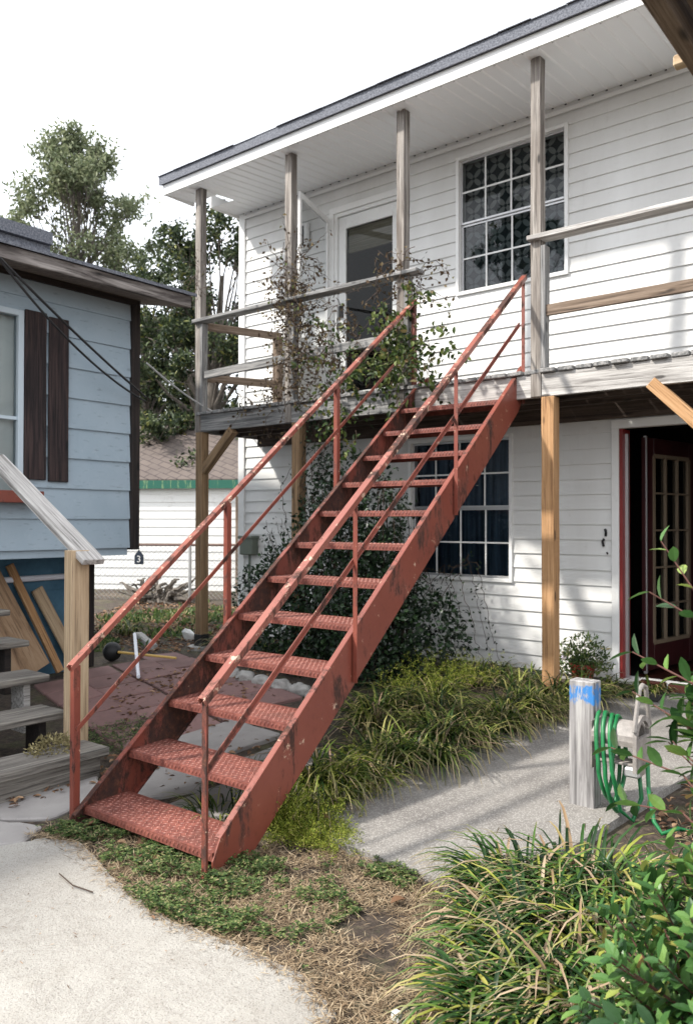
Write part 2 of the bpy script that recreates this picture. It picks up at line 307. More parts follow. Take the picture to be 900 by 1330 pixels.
M['weed'] = leafmat('clover_leaf', [(0, (.02, .045, .012)), (.55, (.075, .13, .035)), (.85, (.18, .23, .075)), (1, (.34, .28, .15))], .5, .35)
M['straw'] = leafmat('dry_straw', [(0, (.10, .065, .04)), (.5, (.28, .20, .12)), (1, (.50, .40, .27))], .8, .2)
M['litter'] = leafmat('fallen_leaf', [(0, (.07, .035, .02)), (.6, (.20, .11, .06)), (1, (.38, .25, .15))], .8, .1)
M['moss'] = leafmat('yellow_moss', [(0, (.12, .10, .04)), (1, (.36, .31, .16))], .8, .2)
M['stem'] = mat('brown_stem', (.055, .036, .025), .9)
M['stem_red'] = mat('red_brown_twig', (.10, .04, .03), .7)

# ------------------------------------------------------------------ mesh helpers
def link(o, parent=None):
    COL.objects.link(o)
    if parent is not None: o.parent = parent
    return o
def tag(o, label=None, cat=None, group=None, kind=None):
    if label: o['label'] = label
    if cat: o['category'] = cat
    if group: o['group'] = group
    if kind: o['kind'] = kind
    return o
def wloc(p):
    v = Vector((0, 0, 0))
    while p is not None: v = v + p.location; p = p.parent
    return v
def empty(name, loc, label, cat, group=None):
    o = bpy.data.objects.new(name, None); o.empty_display_size = .2; o.location = loc; link(o); return tag(o, label, cat, group)
class MB:
    def __init__(s): s.v = []; s.f = []; s.a = []
    def poly(s, pts, t=None):
        i = len(s.v); s.v += [tuple(p) for p in pts]; s.f.append(tuple(range(i, i + len(pts))))
        s.a += list(t) if t else [0.0] * len(pts)
    def box(s, a, b):
        x0, y0, z0 = [min(a[i], b[i]) for i in range(3)]; x1, y1, z1 = [max(a[i], b[i]) for i in range(3)]
        i = len(s.v); s.v += [(x0, y0, z0), (x1, y0, z0), (x1, y1, z0), (x0, y1, z0), (x0, y0, z1), (x1, y0, z1), (x1, y1, z1), (x0, y1, z1)]; s.a += [0.0] * 8
        for q in ((0, 3, 2, 1), (4, 5, 6, 7), (0, 1, 5, 4), (1, 2, 6, 5), (2, 3, 7, 6), (3, 0, 4, 7)): s.f.append(tuple(i + k for k in q))
    def bar(s, p, q, w, h, up=(0, 0, 1)):
        p = Vector(p); q = Vector(q); d = (q - p).normalized(); u = Vector(up); r = d.cross(u)
        if r.length < 1e-4: r = d.cross(Vector((1, 0, 0)))
        r.normalize(); u = r.cross(d); i = len(s.v)
        for e in (p, q):
            for a, b in ((-1, -1), (1, -1), (1, 1), (-1, 1)): s.v.append(tuple(e + r * a * w / 2 + u * b * h / 2)); s.a.append(0.0)
        for k in range(4): s.f.append((i + k, i + (k + 1) % 4, i + 4 + (k + 1) % 4, i + 4 + k))
        s.f.append((i + 3, i + 2, i + 1, i)); s.f.append((i + 4, i + 5, i + 6, i + 7))
    def tube(s, pts, r, n=6, r2=None, cap=True):
        pts = [Vector(p) for p in pts]; base = len(s.v); L = len(pts)
        prev = None
        for k, p in enumerate(pts):
            d = (pts[min(k + 1, L - 1)] - pts[max(k - 1, 0)]).normalized()
            if prev is None: prev = d.orthogonal().normalized()
            u = (prev - d * prev.dot(d))
            u = u.normalized() if u.length > 1e-5 else d.orthogonal().normalized()
            prev = u; w_ = d.cross(u)
            rr = r if r2 is None else r + (r2 - r) * k / (L - 1)
            for j in range(n):
                a = 2 * math.pi * j / n; s.v.append(tuple(p + u * math.cos(a) * rr + w_ * math.sin(a) * rr)); s.a.append(k / max(1, L - 1))
        for k in range(L - 1):
            for j in range(n): s.f.append((base + k * n + j, base + k * n + (j + 1) % n, base + (k + 1) * n + (j + 1) % n, base + (k + 1) * n + j))
        if cap: s.f.append(tuple(base + j for j in reversed(range(n)))); s.f.append(tuple(base + (L - 1) * n + j for j in range(n)))
    def prism(s, pts, z0, z1):
        n = len(pts); i = len(s.v)
        for z in (z0, z1):
            for p in pts: s.v.append((p[0], p[1], (z(p[0], p[1]) if callable(z) else z))); s.a.append(0.0)
        s.f.append(tuple(i + k for k in reversed(range(n)))); s.f.append(tuple(i + n + k for k in range(n)))
        for k in range(n): s.f.append((i + k, i + (k + 1) % n, i + n + (k + 1) % n, i + n + k))
    def build(s, name, m, parent=None, loc=None, smooth=False, bev=0, attr=False, **kw):
        o0 = wloc(parent) if parent is not None else Vector(loc or (0, 0, 0))
        me = bpy.data.meshes.new(name)
        me.from_pydata([(x - o0.x, y - o0.y, z - o0.z) for x, y, z in s.v], [], s.f)
        if attr:
            at = me.attributes.new('t', 'FLOAT', 'POINT'); at.data.foreach_set('value', s.a)
        me.materials.append(m if not isinstance(m, str) else M[m])
        if smooth: me.polygons.foreach_set('use_smooth', [True] * len(me.polygons))
        if bev:
            bm = bmesh.new(); bm.from_mesh(me); bmesh.ops.bevel(bm, geom=bm.edges[:], offset=bev, segments=1, affect='EDGES', clamp_overlap=True); bm.to_mesh(me); bm.free()
        me.update()
        o = bpy.data.objects.new(name, me)
        if parent is None: o.location = o0
        link(o, parent)
        return tag(o, **kw) if kw else o
def board(name, a, b, w, h, m, parent=None, up=(0, 0, 1), bev=.004, wob=0, **kw):
    """a sawn board from a to b; local X is its length so the grain follows it"""
    a = Vector(a); b = Vector(b); L = (b - a).length; d = (b - a).normalized(); u = Vector(up); r = u.cross(d)
    if r.length < 1e-3: r = Vector((0, 1, 0)).cross(d)
    r.normalize(); u = d.cross(r)
    bm = bmesh.new(); n = max(1, int(L / .25)) if wob else 1
    rings = []
    for k in range(n + 1):
        x = L * k / n; ring = []
        for sy, sz in ((-1, -1), (1, -1), (1, 1), (-1, 1)):
            jy = random.uniform(-wob, wob); jz = random.uniform(-wob, wob)
            ring.append(bm.verts.new((x, sy * w / 2 + jy, sz * h / 2 + jz)))
        rings.append(ring)
    for k in range(n):
        for j in range(4): bm.faces.new((rings[k][j], rings[k + 1][j], rings[k + 1][(j + 1) % 4], rings[k][(j + 1) % 4]))
    bm.faces.new(rings[0]); bm.faces.new(rings[-1][::-1])
    bmesh.ops.recalc_face_normals(bm, faces=bm.faces[:])
    if bev:
        es = [e for e in bm.edges if len(e.link_faces) == 2 and e.calc_face_angle(0) > .5]
        bmesh.ops.bevel(bm, geom=es, offset=bev, segments=1, affect='EDGES', clamp_overlap=True)
    me = bpy.data.meshes.new(name); bm.to_mesh(me); bm.free(); me.materials.append(M[m])
    o = bpy.data.objects.new(name, me)
    rot = Matrix((d, r, u)).transposed().to_euler()
    o.rotation_euler = rot; o.location = a - (wloc(parent) if parent is not None else Vector())
    link(o, parent); return tag(o, **kw) if kw else o
def dup_part(o, parent, loc=None):
    c = o.copy(); COL.objects.link(c); c.parent = parent
    if loc is not None: c.location = loc
    return c

def gz(x, y):
    t = min(max((y - 2.6) / 2.9, 0), 1); t = t * t * (3 - 2 * t); return -.17 + .17 * t
def gp(x, y, dz=0): return Vector((x, y, gz(x, y) + dz))

def leaf(mb, p, d, n, L, W, fold=.15, t=None, segs=2):
    """a leaf blade from p along d, normal n"""
    d = d.normalized(); s = d.cross(n)
    if s.length < 1e-4: s = d.orthogonal()
    s.normalize(); n = s.cross(d)
    if segs == 1:
        mb.poly([p, p + d * L * .5 + s * W / 2 + n * fold * W, p + d * L, p + d * L * .5 - s * W / 2 + n * fold * W]); return
    a = p; b = p + d * L; i = len(mb.v)
    prof = ((.0, 0.05), (.22, .72), (.5, 1.), (.78, .72), (1., .03))
    for x, wd in prof:
        c = p + d * L * x - n * (x * x) * L * .16
        mb.v += [tuple(c + s * wd * W / 2 + n * fold * W * wd), tuple(c), tuple(c - s * wd * W / 2 + n * fold * W * wd)]
        mb.a += [x] * 3
    for k in range(4):
        j = i + k * 3
        mb.f += [(j, j + 3, j + 4, j + 1), (j + 1, j + 4, j + 5, j + 2)]
def rv(): 
    while True:
        v = Vector((random.uniform(-1, 1), random.uniform(-1, 1), random.uniform(-1, 1)))
        if .05 < v.length < 1: return v.normalized()

# ------------------------------------------------------------------ ground and paving
mb = MB()
xs = [-160, -80, -40, -24] + [-18 + i * .5 for i in range(50)] + [10, 20, 40, 80, 160]
ys = [-160, -80, -40, -20, -10, -5, -2] + [-1 + i * .35 for i in range(60)] + [24, 32, 60, 120, 200]
for j in range(len(ys) - 1):
    for i in range(len(xs) - 1): pass
idx = {}
for j, y in enumerate(ys):
    for i, x in enumerate(xs):
        dz = 0 if abs(x) > 18 or y < 0 or y > 20 else noise.noise(Vector((x * .8, y * .8, 0))) * .02
        if -8 < x < 1 and y < 7.2: dz = 0
        idx[i, j] = len(mb.v); mb.v.append((x, y, gz(x, y) + dz)); mb.a.append(0)
for j in range(len(ys) - 1):
    for i in range(len(xs) - 1): mb.f.append((idx[i, j], idx[i + 1, j], idx[i + 1, j + 1], idx[i, j + 1]))
mb.build('ground', 'soil', smooth=True, kind='structure')
def slab(name, pts, th, m, dz0=-.06, **kw):
    b = MB(); b.prism(pts, lambda x, y: gz(x, y) + dz0, lambda x, y: gz(x, y) + th); return b.build(name, m, bev=.008, **kw)
def rough(pts, n=6, amp=.02):
    out = []
    for k in range(len(pts)):
        a = Vector(pts[k]); b = Vector(pts[(k + 1) % len(pts)])
        for i in range(n):
            p = a.lerp(b, i / n); out.append((p.x + random.uniform(-amp, amp), p.y + random.uniform(-amp, amp)))
    return out
slab('concrete_pad', rough([(-3.78, 1.95), (-3.70, 2.19), (-3.50, 2.27), (-3.00, 2.13), (-2.57, 2.06), (-2.14, 2.11), (-1.87, 2.10), (-1.66, 2.0), (-1.55, 1.6), (-1.3, .5), (-1.2, -3), (-7, -3), (-6, 1.2)], 14, .007), .022, 'concrete', kind='structure')
mb = MB()
edge_l = [(-2.738, 3.02), (-2.75, 3.7), (-2.75, 4.6), (-2.6, 5.4), (-2.55, 6.2), (-2.5, 6.93)]
edge_r = [(-1.78, 2.97), (-1.55, 3.6), (-1.42, 4.4), (-1.3, 5.1), (-1.1, 6.0), (-.9, 6.93)]
for a, b, c, d in zip(edge_l[:-1], edge_r[:-1], edge_r[1:], edge_l[1:]):
    q = [a, b, c, d]
    mb.prism([(x, y) for x, y in q], lambda x, y: gz(x, y) - .05, lambda x, y: gz(x, y) + .045)
mb.build('concrete_walk', 'aggregate', kind='structure')
for k, pts in enumerate([
    [(-4.6, 2.15), (-4.12, 2.20), (-3.93, 2.36), (-4.0, 2.62), (-4.16, 2.83), (-4.32, 2.92), (-4.62, 2.6)],
    [(-4.6, 1.7), (-3.85, 1.9), (-3.74, 2.10), (-3.86, 2.28), (-4.10, 2.16), (-4.6, 2.08)],
    [(-4.24, 2.98), (-3.98, 2.68), (-3.75, 2.9), (-3.62, 3.15), (-3.9, 3.45), (-4.2, 3.4)],
    [(-3.6, 2.85), (-3.15, 2.95), (-3.1, 3.4), (-3.55, 3.5)],
    [(-3.8, 3.55), (-3.3, 3.5), (-3.25, 3.95), (-3.75, 4.1)],
    [(-4.5, 3.6), (-3.95, 3.6), (-3.9, 4.1), (-4.45, 4.15)]]):
    tag(slab('flagstone', rough(pts, 4, .012), .018 + .003 * k, 'flag'),
        ['grey flagstone between the wooden steps and the foot of the red rail post', 'grey flagstone at the left edge beside the big concrete pad', 'small grey flagstone tucked behind the red rail post', 'grey flagstone under the lowest red tread', 'grey flagstone seen through the second gap of the stairs', 'grey flagstone beside the tilted red side plate near the pavers'][k], 'flagstone', 'flagstones by the foot of the stairs')
# purple pavers
pv = []
for i in range(6):
    for j in range(4):
        x = -6.75 + i * .42 + (j % 2) * .12; y = 5.35 - j * .42 - i * .12
        if y < 3.2 or x > -4.2: continue
        c = Vector((x, y)); a = -.28 + random.uniform(-.03, .03); h = .2
        q = [c + Vector((math.cos(a) * sx * h - math.sin(a) * sy * h, math.sin(a) * sx * h + math.cos(a) * sy * h)) for sx, sy in ((-1, -1), (1, -1), (1, 1), (-1, 1))]
        pv.append(q)
for q in pv:
    tag(slab('paver', rough([(p.x, p.y) for p in q], 2, .006), .02 + random.uniform(0, .012), 'paver'), 'square purple brown paver in the small patio behind the red stairs', 'paver', 'purple brown patio pavers')

# ------------------------------------------------------------------ white house
YF = 6.95; XL = -7.31; XR = 2.2
house = empty('white_house', (-2.5, 10.5, 0), 'white two storey house with vinyl siding and an upper porch roof on wooden posts', 'house')
openings = {'door_up': (-5.86, -4.88, 2.60, 4.93), 'win_up': (-4.185, -3.065, 3.70, 5.025), 'win_dn': (-4.76, -3.625, .875, 2.235), 'door_dn': (-2.575, -.75, -.02, 2.235)}
def siding(mb, z0, z1, lap, x0, x1, holes, fy, dep=.015, off=0):
    """lapped courses along x; fy(x, out, z) gives the world point"""
    cuts = set()
    k = 0
    while z0 + k * lap < z1: cuts.add(round(z0 + k * lap, 5)); k += 1
    cuts.add(z1)
    for h in holes: cuts.add(h[2]); cuts.add(h[3])
    zs = sorted(c for c in cuts if z0 <= c <= z1)
    for za, zb in zip(zs[:-1], zs[1:]):
        if zb - za < 1e-4: continue
        mid = (za + zb) / 2; ph = math.floor((mid - z0) / lap + 1e-6); c0 = z0 + ph * lap
        def out(z): 
            t = (z - c0) / lap
            return dep * (1 - t) if t > .08 else dep
        iv = [(x0, x1)]
        for h in holes:
            if h[2] < mid < h[3]:
                nv = []
                for a, b in iv:
                    if h[1] <= a or h[0] >= b: nv.append((a, b)); continue
                    if h[0] > a: nv.append((a, h[0]))
                    if h[1] < b: nv.append((h[1], b))
                iv = nv
        for a, b in iv:
            sub = [za] + [c for c in (c0 + .012,) if za < c < zb] + [zb]
            for s0, s1 in zip(sub[:-1], sub[1:]):
                mb.poly([fy(a, out(s0), s0), fy(b, out(s0), s0), fy(b, out(s1), s1), fy(a, out(s1), s1)])
            if abs(za - c0) < 1e-4: mb.poly([fy(a, -.004, za), fy(b, -.004, za), fy(b, out(za), za), fy(a, out(za), za)])
mb = MB()
siding(mb, .055, 5.25, .1345, XL + .08, XR, list(openings.values()), lambda x, o, z: (x, YF - o, z))
mb.build('front_wall', 'vinyl', house)
mb = MB()
siding(mb, .055, 5.25, .1345, YF, 14, [], lambda y, o, z: (XL - o, y, z))
mb.build('side_wall', 'vinyl', house)
mb = MB(); mb.box((XL + .005, 14, 0), (XR, 14.1, 5.25)); mb.box((XR - .1, YF + .02, 0), (XR, 14, 5.25)); mb.build('back_wall', 'vinyl', house)
mb = MB(); mb.box((XL - .02, YF - .028, .03), (XL + .085, YF + .09, 5.22)); mb.build('corner_trim', 'white', house, bev=.003)
mb = MB(); mb.box((XL + .02, YF + .01, -.1), (openings['door_dn'][0], YF + .2, .056)); mb.build('foundation', 'stone', house)
# interior shell, coloured near black for the shade in the rooms
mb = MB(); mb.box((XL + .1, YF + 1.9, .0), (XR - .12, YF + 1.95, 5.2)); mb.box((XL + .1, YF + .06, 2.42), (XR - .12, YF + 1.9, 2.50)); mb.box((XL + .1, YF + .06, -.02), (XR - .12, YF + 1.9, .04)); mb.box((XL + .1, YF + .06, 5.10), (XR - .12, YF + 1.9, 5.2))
mb.build('inner_wall', 'room_shade', house)
# soffit with ribs and roof
def sz(y): return 5.14 + (y - 5.83) * .085
mb = MB()
x = -7.36
NOTCH = (-7.36, -6.96, 6.24, 6.50)
while x < XR:
    x1 = x + .127
    segs = [(5.83, YF - .002)]
    if x1 <= NOTCH[1] + .05: segs = [(5.83, NOTCH[2]), (NOTCH[3], YF - .002)]
    for ya, yb in segs:
        for a, b, dz in ((x, x + .095, 0), (x + .095, x + .103, -.007), (x + .103, x1 - .008, -.007), (x1 - .008, x1, 0)):
            za = 0 if dz == 0 or a == x + .103 else 0
            z_a = (0 if a == x or abs(a - (x + .095)) < 1e-6 else -.009); z_b = (-.005 if abs(b - (x + .103)) < 1e-6 or abs(b - (x1 - .008)) < 1e-6 else 0)
            mb.poly([(a, ya, sz(ya) + z_a), (b, ya, sz(ya) + z_b), (b, yb, sz(yb) + z_b), (a, yb, sz(yb) + z_a)])
    x = x1
mb.build('soffit', 'soffit', house)
x = -7.36 + .099; slot = None
while x < XR:
    if slot is None:
        mb = MB(); mb.box((x + .003, YF - .026, sz(YF) - .016), (x + .021, YF - .0165, sz(YF) - .003)); slot = mb.build('vent_slot', 'black', house)
        sx0 = x
    else:
        c_ = slot.copy(); COL.objects.link(c_); c_.parent = house; c_.location = (x - sx0, 0, 0)
    x += .127
mb = MB(); mb.box((XL + .08, YF - .03, sz(YF) - .085), (XR, YF - .016, sz(YF) - .045)); mb.build('frieze_trim', 'white', house, bev=.003)
mb = MB(); mb.box((-7.40, 5.805, 5.135), (XR + .2, 5.83, 5.25)); mb.build('fascia', 'white', house, bev=.002)
mb = MB(); mb.box((-7.39, 5.83, 5.137), (-7.362, 6.24, 5.30)); mb.box((-7.39, 6.50, 5.20), (-7.362, 7.5, 5.36)); mb.build('rake_trim', 'white', house)
mb = MB()
def rz(y): return 5.245 + (y - 5.77) * .30
for xa, xb, ya, yb in ((-7.43, XR + .3, 5.77, 6.24), (-6.96, XR + .3, 6.24, 6.50), (-7.43, XR + .3, 6.50, 10.5)):
    i = len(mb.v)
    for zz in (0, .095):
        for px, py in ((xa, ya), (xb, ya), (xb, yb), (xa, yb)): mb.v.append((px, py, rz(py) + zz)); mb.a.append(0)
    for q in ((3, 2, 1, 0), (4, 5, 6, 7), (0, 1, 5, 4), (1, 2, 6, 5), (2, 3, 7, 6), (3, 0, 4, 7)): mb.f.append(tuple(i + k for k in q))
i = len(mb.v)
for px, py, pz in ((-7.43, 10.5, rz(10.5)), (XR + .3, 10.5, rz(10.5)), (XR + .3, 15, 5.2), (-7.43, 15, 5.2)): mb.v.append((px, py, pz)); mb.a.append(0)
mb.f.append((i, i + 1, i + 2, i + 3))
roof = mb.build('roof', 'shingle_grey', house)
# ragged shingle ends lying over the eave
mb = MB(); x = -7.44
while x < XR:
    wd = random.uniform(.28, .34); z = rz(5.75) + .096 + random.uniform(0, .006); o_ = random.uniform(0, .02)
    mb.box((x, 5.745 + o_, z), (x + wd - .004, 6.1, z + .008)); x += wd
for k, v_ in enumerate(mb.v):
    if v_[1] > 6: mb.v[k] = (v_[0], v_[1], v_[2] + .105)
mb.build('shingle_course', 'shingle_grey', house)

def window(name, x0, x1, z0, z1, cols, rows, zmid, parent, top_glass='glass_up', bot_glass='glass'):
    wr = MB()
    for a, b in (((x0 - .035, YF - .030, z0 - .035), (x0, YF + .03, z1 + .035)), ((x1, YF - .030, z0 - .035), (x1 + .035, YF + .03, z1 + .035)),
                 ((x0, YF - .030, z1), (x1, YF + .03, z1 + .035)), ((x0, YF - .030, z0 - .035), (x1, YF + .03, z0))): wr.box(a, b)
    wo_ = wr.build(name, 'white', parent, bev=.003)
    for nm, za, zb, yo in (('upper_sash', zmid, z1, .012), ('lower_sash', z0, zmid, .030)):
        s = MB(); y0 = YF + yo; t = .022
        for a, b in (((x0, y0, za), (x0 + t, y0 + .022, zb)), ((x1 - t, y0, za), (x1, y0 + .022, zb)), ((x0 + t, y0, zb - t), (x1 - t, y0 + .022, zb)), ((x0 + t, y0, za), (x1 - t, y0 + .022, za + t))): s.box(a, b)
        so_ = s.build(nm, 'alu', wo_, bev=.002)
        if cols > 1:
            mt = MB()
            for c in range(1, cols):
                xc = x0 + (x1 - x0) * c / cols; mt.box((xc - .008, y0 + .004, za + t), (xc + .008, y0 + .010, zb - t))
            for r_ in range(1, rows):
                zc = za + (zb - za) * r_ / rows; mt.box((x0 + t, y0 + .003, zc - .008), (x1 - t, y0 + .0095, zc + .008))
            # third level would exceed the depth limit, so the grid belongs to the window
            mt.build('muntin_grid', 'white', wo_)
        gl = MB(); gl.poly([(x0 + t, y0 + .014, za + t), (x1 - t, y0 + .014, za + t), (x1 - t, y0 + .014, zb - t), (x0 + t, y0 + .014, zb - t)])
        gl.build('window_pane', top_glass if nm == 'upper_sash' else bot_glass, wo_)
    jb = MB()
    for a, b in (((x0 - .01, YF + .06, z0), (x0, YF + .11, z1)), ((x1, YF + .06, z0), (x1 + .01, YF + .11, z1)), ((x0, YF + .06, z1), (x1, YF + .11, z1 + .01)), ((x0, YF + .06, z0 - .01), (x1, YF + .11, z0))): jb.box(a, b)
    jb.build('reveal', 'white', wo_)
    return wo_
wu = window('upper_window', -4.18, -3.07, 3.705, 5.02, 4, 2, 4.38, house)
mb = MB(); mb.box((-4.19, YF + .115, 3.69), (-3.06, YF + .125, 5.03)); mb.build('patterned_curtain', 'curtain', wu)
wd_ = window('lower_window', -4.755, -3.63, .88, 2.23, 4, 2, 1.56, house, 'glass_up', 'glass')
mb = MB(); n = 60
for k in range(n):
    xa = -4.77 + 1.15 * k / n; xb = -4.77 + 1.15 * (k + 1) / n; f_ = lambda q: YF + .14 + .02 * math.sin(q * 55) + .01 * math.sin(q * 23)
    mb.poly([(xa, f_(xa), .86), (xb, f_(xb), .86), (xb, f_(xb), 2.25), (xa, f_(xa), 2.25)])
mb.build('curtain', 'blue_curtain', wd_, smooth=True)
# upper glazed door
mb = MB()
for a, b in (((-5.86, YF - .035, 2.62), (-5.80, YF + .05, 4.94)), ((-4.90, YF - .035, 2.62), (-4.84, YF + .05, 4.94)), ((-5.80, YF - .035, 4.87), (-4.90, YF + .05, 4.94)),
             ((-5.80, YF - .012, 2.62), (-5.765, YF + .05, 4.87)), ((-4.935, YF - .012, 2.62), (-4.90, YF + .05, 4.87)), ((-5.765, YF - .012, 4.83), (-4.935, YF + .05, 4.87))): mb.box(a, b)
df = mb.build('upper_door_frame', 'white', house, bev=.003)
mb = MB()
for a, b in (((-5.76, YF + .015, 2.64), (-5.66, YF + .055, 4.825)), ((-5.02, YF + .015, 2.64), (-4.94, YF + .055, 4.825)), ((-5.66, YF + .015, 4.69), (-5.02, YF + .055, 4.825)), ((-5.66, YF + .015, 2.64), (-5.02, YF + .055, 2.86))): mb.box(a, b)
dl = mb.build('upper_door', 'white', house, bev=.003)
mb = MB(); mb.poly([(-5.66, YF + .035, 2.86), (-5.02, YF + .035, 2.86), (-5.02, YF + .035, 4.69), (-5.66, YF + .035, 4.69)]); mb.build('door_pane', 'glass_door', dl)
mb = MB(); mb.box((-5.65, YF + .06, 4.42), (-5.03, YF + .075, 4.69)); mb.build('bamboo_blind', 'bamboo', dl)
mb = MB(); mb.box((-5.735, YF - .01, 3.70), (-5.69, YF + .015, 3.83)); mb.build('latch', 'black', dl); mb = MB(); mb.tube([(-5.712, YF + .015, 3.60), (-5.712, YF - .04, 3.60)], .030, 10, r2=.036); mb.build('door_knob', 'black', dl)
# open storm door hinged at the left jamb
a0 = Vector((-5.87, YF - .04)); a1 = Vector((-5.60, 6.13))
dd = (a1 - a0).normalized(); nn = Vector((-dd.y, dd.x))
def sdbox(mb, s0, s1, z0, z1, th=.028):
    q = [a0 + dd * s0 + nn * th / 2, a0 + dd * s1 + nn * th / 2, a0 + dd * s1 - nn * th / 2, a0 + dd * s0 - nn * th / 2]; mb.prism([(p.x, p.y) for p in q], z0, z1)
Ls = (a1 - a0).length
mb = MB(); sdbox(mb, 0, .05, 2.68, 4.83); sdbox(mb, Ls - .05, Ls, 2.68, 4.83); sdbox(mb, .05, Ls - .05, 4.77, 4.83); sdbox(mb, .05, Ls - .05, 2.68, 3.32); sdbox(mb, .05, Ls - .05, 3.86, 3.885)
sd = mb.build('storm_door', 'white', house, bev=.002)
mb = MB(); q0 = a0 + dd * .05; q1 = a0 + dd * (Ls - .05); mb.poly([(q0.x, q0.y, 3.32), (q1.x, q1.y, 3.32), (q1.x, q1.y, 4.77), (q0.x, q0.y, 4.77)]); mb.build('storm_door_pane', 'storm_glass', sd)
# lower entrance
X0, X1 = openings['door_dn'][:2]
mb = MB()
for a, b in (((X0 - .065, YF - .032, .03), (X0, YF + .04, 2.30)), ((X0 - .065, YF - .036, 2.235), (X1 + .065, YF + .04, 2.31)), ((X1, YF - .032, .03), (X1 + .065, YF + .04, 2.30))): mb.box(a, b)
mb.build('lower_door_casing', 'white', house, bev=.003)
mb = MB(); mb.box((X0, YF - .02, .07), (X0 + .03, YF + .16, 2.232)); mb.build('red_jamb', 'redjamb', house, bev=.003)
mb = MB(); mb.box((X0 - .01, YF - .075, .035), (X1 + .05, YF + .16, .072)); mb.build('door_sill', 'white', house, bev=.004)
mb = MB(); mb.box((X0 + .03, YF + .04, .08), (X0 + .055, YF + .07, 2.19)); mb.box((X0 + .10, YF + .30, .08), (X0 + .125, YF + .33, 2.19)); mb.build('screen_edge', 'alu', house)
# glazed maroon leaf standing open inside
A = Vector((X0 + .10, YF + .30)); B = Vector((-2.32, 8.22)); d2 = (B - A).normalized(); n2 = Vector((-d2.y, d2.x)); LL = (B - A).length
def lf(mb, s0, s1, z0, z1, th=.04):
    q = [A + d2 * s0 + n2 * th / 2, A + d2 * s1 + n2 * th / 2, A + d2 * s1 - n2 * th / 2, A + d2 * s0 - n2 * th / 2]; mb.prism([(p.x, p.y) for p in q], z0, z1)
mb = MB(); lf(mb, 0, .15, .10, 2.18); lf(mb, LL - .15, LL, .10, 2.18); lf(mb, .15, LL - .15, .10, .34); lf(mb, .15, LL - .15, 2.02, 2.18)
leafd = mb.build('maroon_french_door', 'maroon', house, bev=.003)
mb = MB(); 
for k in range(4):
    s_ = .15 + (LL - .3) * k / 3; e_ = .022 if k in (0, 3) else .010; lf(mb, s_ - e_, s_ + e_, .34, 2.02, .05)
for k in range(6):
    z_ = .34 + 1.68 * k / 5; e_ = .018 if k in (0, 5) else .008; lf(mb, .15, LL - .15, z_ - e_, z_ + e_, .046)
mb.build('door_lite_grid', 'cream', leafd)
mb = MB(); p0 = A + d2 * .15; p1 = A + d2 * (LL - .15); mb.poly([(p0.x, p0.y, .34), (p1.x, p1.y, .34), (p1.x, p1.y, 2.02), (p0.x, p0.y, 2.02)]); mb.build('door_glass', 'glass_up', leafd)
mb = MB(); mb.box((X0 + .03, YF + .16, .045), (X1, YF + 1.85, .052)); mb.build('entry_floor', mat('dark_red_floor', (.05, .014, .010), .35), house)
# dark marks / hooks on siding, wall box and vent
mb = MB(); mb.tube([(-2.695, YF - .02, 1.30), (-2.69, YF - .03, 1.335), (-2.70, YF - .02, 1.36)], .012, 6); mb.tube([(-2.715, YF - .018, 1.21), (-2.72, YF - .028, 1.25), (-2.71, YF - .018, 1.275)], .012, 6); mb.tube([(-2.68, YF - .015, 1.145), (-2.68, YF - .03, 1.155)], .008, 6)
mb.build('wall_hook', 'black', house)
mb = MB(); mb.box((-7.20, YF - .13, 1.02), (-6.98, YF - .012, 1.24)); bx_ = mb.build('meter_box', 'meter', house, bev=.012)
mb = MB(); mb.box((-7.215, YF - .145, 1.215), (-6.965, YF - .012, 1.25)); mb.build('box_lid', 'meter', bx_, bev=.006)
mb = MB(); mb.tube([(-7.09, YF - .06, .06), (-7.09, YF - .06, 1.02)], .014, 8); mb.build('conduit', 'meter', bx_)
mb = MB(); mb.box((-6.42, YF - .06, 4.56), (-6.16, YF - .01, 4.87)); ac = mb.build('wall_vent', 'white', house, bev=.02)
mb = MB(); mb.box((-6.39, YF - .066, 4.60), (-6.22, YF - .058, 4.83)); mb.build('vent_screen', 'black', ac)

# ------------------------------------------------------------------ porch deck
deck = empty('porch_deck', (-6.95, 6.0, gz(-6.95, 6)), 'weathered grey wooden upper porch deck with railings standing on orange brown posts', 'porch')
PX = [-6.965, -5.59, -4.205, -2.885, -1.51, -.13, 1.25]
for k, px in enumerate(PX):
    board('upper_post', (px, 6.0, 2.42 if k != 2 else 2.38), (px, 6.0, sz(6.0)), .088, .088, 'wood_post', deck, up=(0, 1, 0), wob=.0025)
    board('rail_support', (px + .066, 5.99, 2.645), (px + .066, 5.99, 3.625), .040, .086, 'wood_grey', deck, up=(0, 1, 0), wob=.002)
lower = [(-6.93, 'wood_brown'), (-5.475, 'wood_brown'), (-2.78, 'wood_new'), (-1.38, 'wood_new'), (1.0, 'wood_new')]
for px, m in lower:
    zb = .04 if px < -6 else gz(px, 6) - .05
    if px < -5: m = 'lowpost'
    M.setdefault('lowpost', wood('lower_post_wood', (.30, .20, .11), (.20, .125, .065), (.07, .04, .02)))  # orange brown grain, darker than the treated pine of the right posts
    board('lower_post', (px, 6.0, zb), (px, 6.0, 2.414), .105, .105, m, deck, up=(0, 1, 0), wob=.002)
mb = MB(); mb.tube([(-6.93, 6, -.12), (-6.93, 6, .04)], .15, 14); mb.build('concrete_footing', 'stone', deck)
mb = MB(); mb.box((-6.99, 5.94, .038), (-6.87, 6.06, .17)); mb.build('post_base', 'black', deck, bev=.004)
board('brace', (-6.90, 5.995, 1.98), (-6.42, 5.995, 2.41), .088, .088, 'lowpost', deck, up=(0, 1, 0))
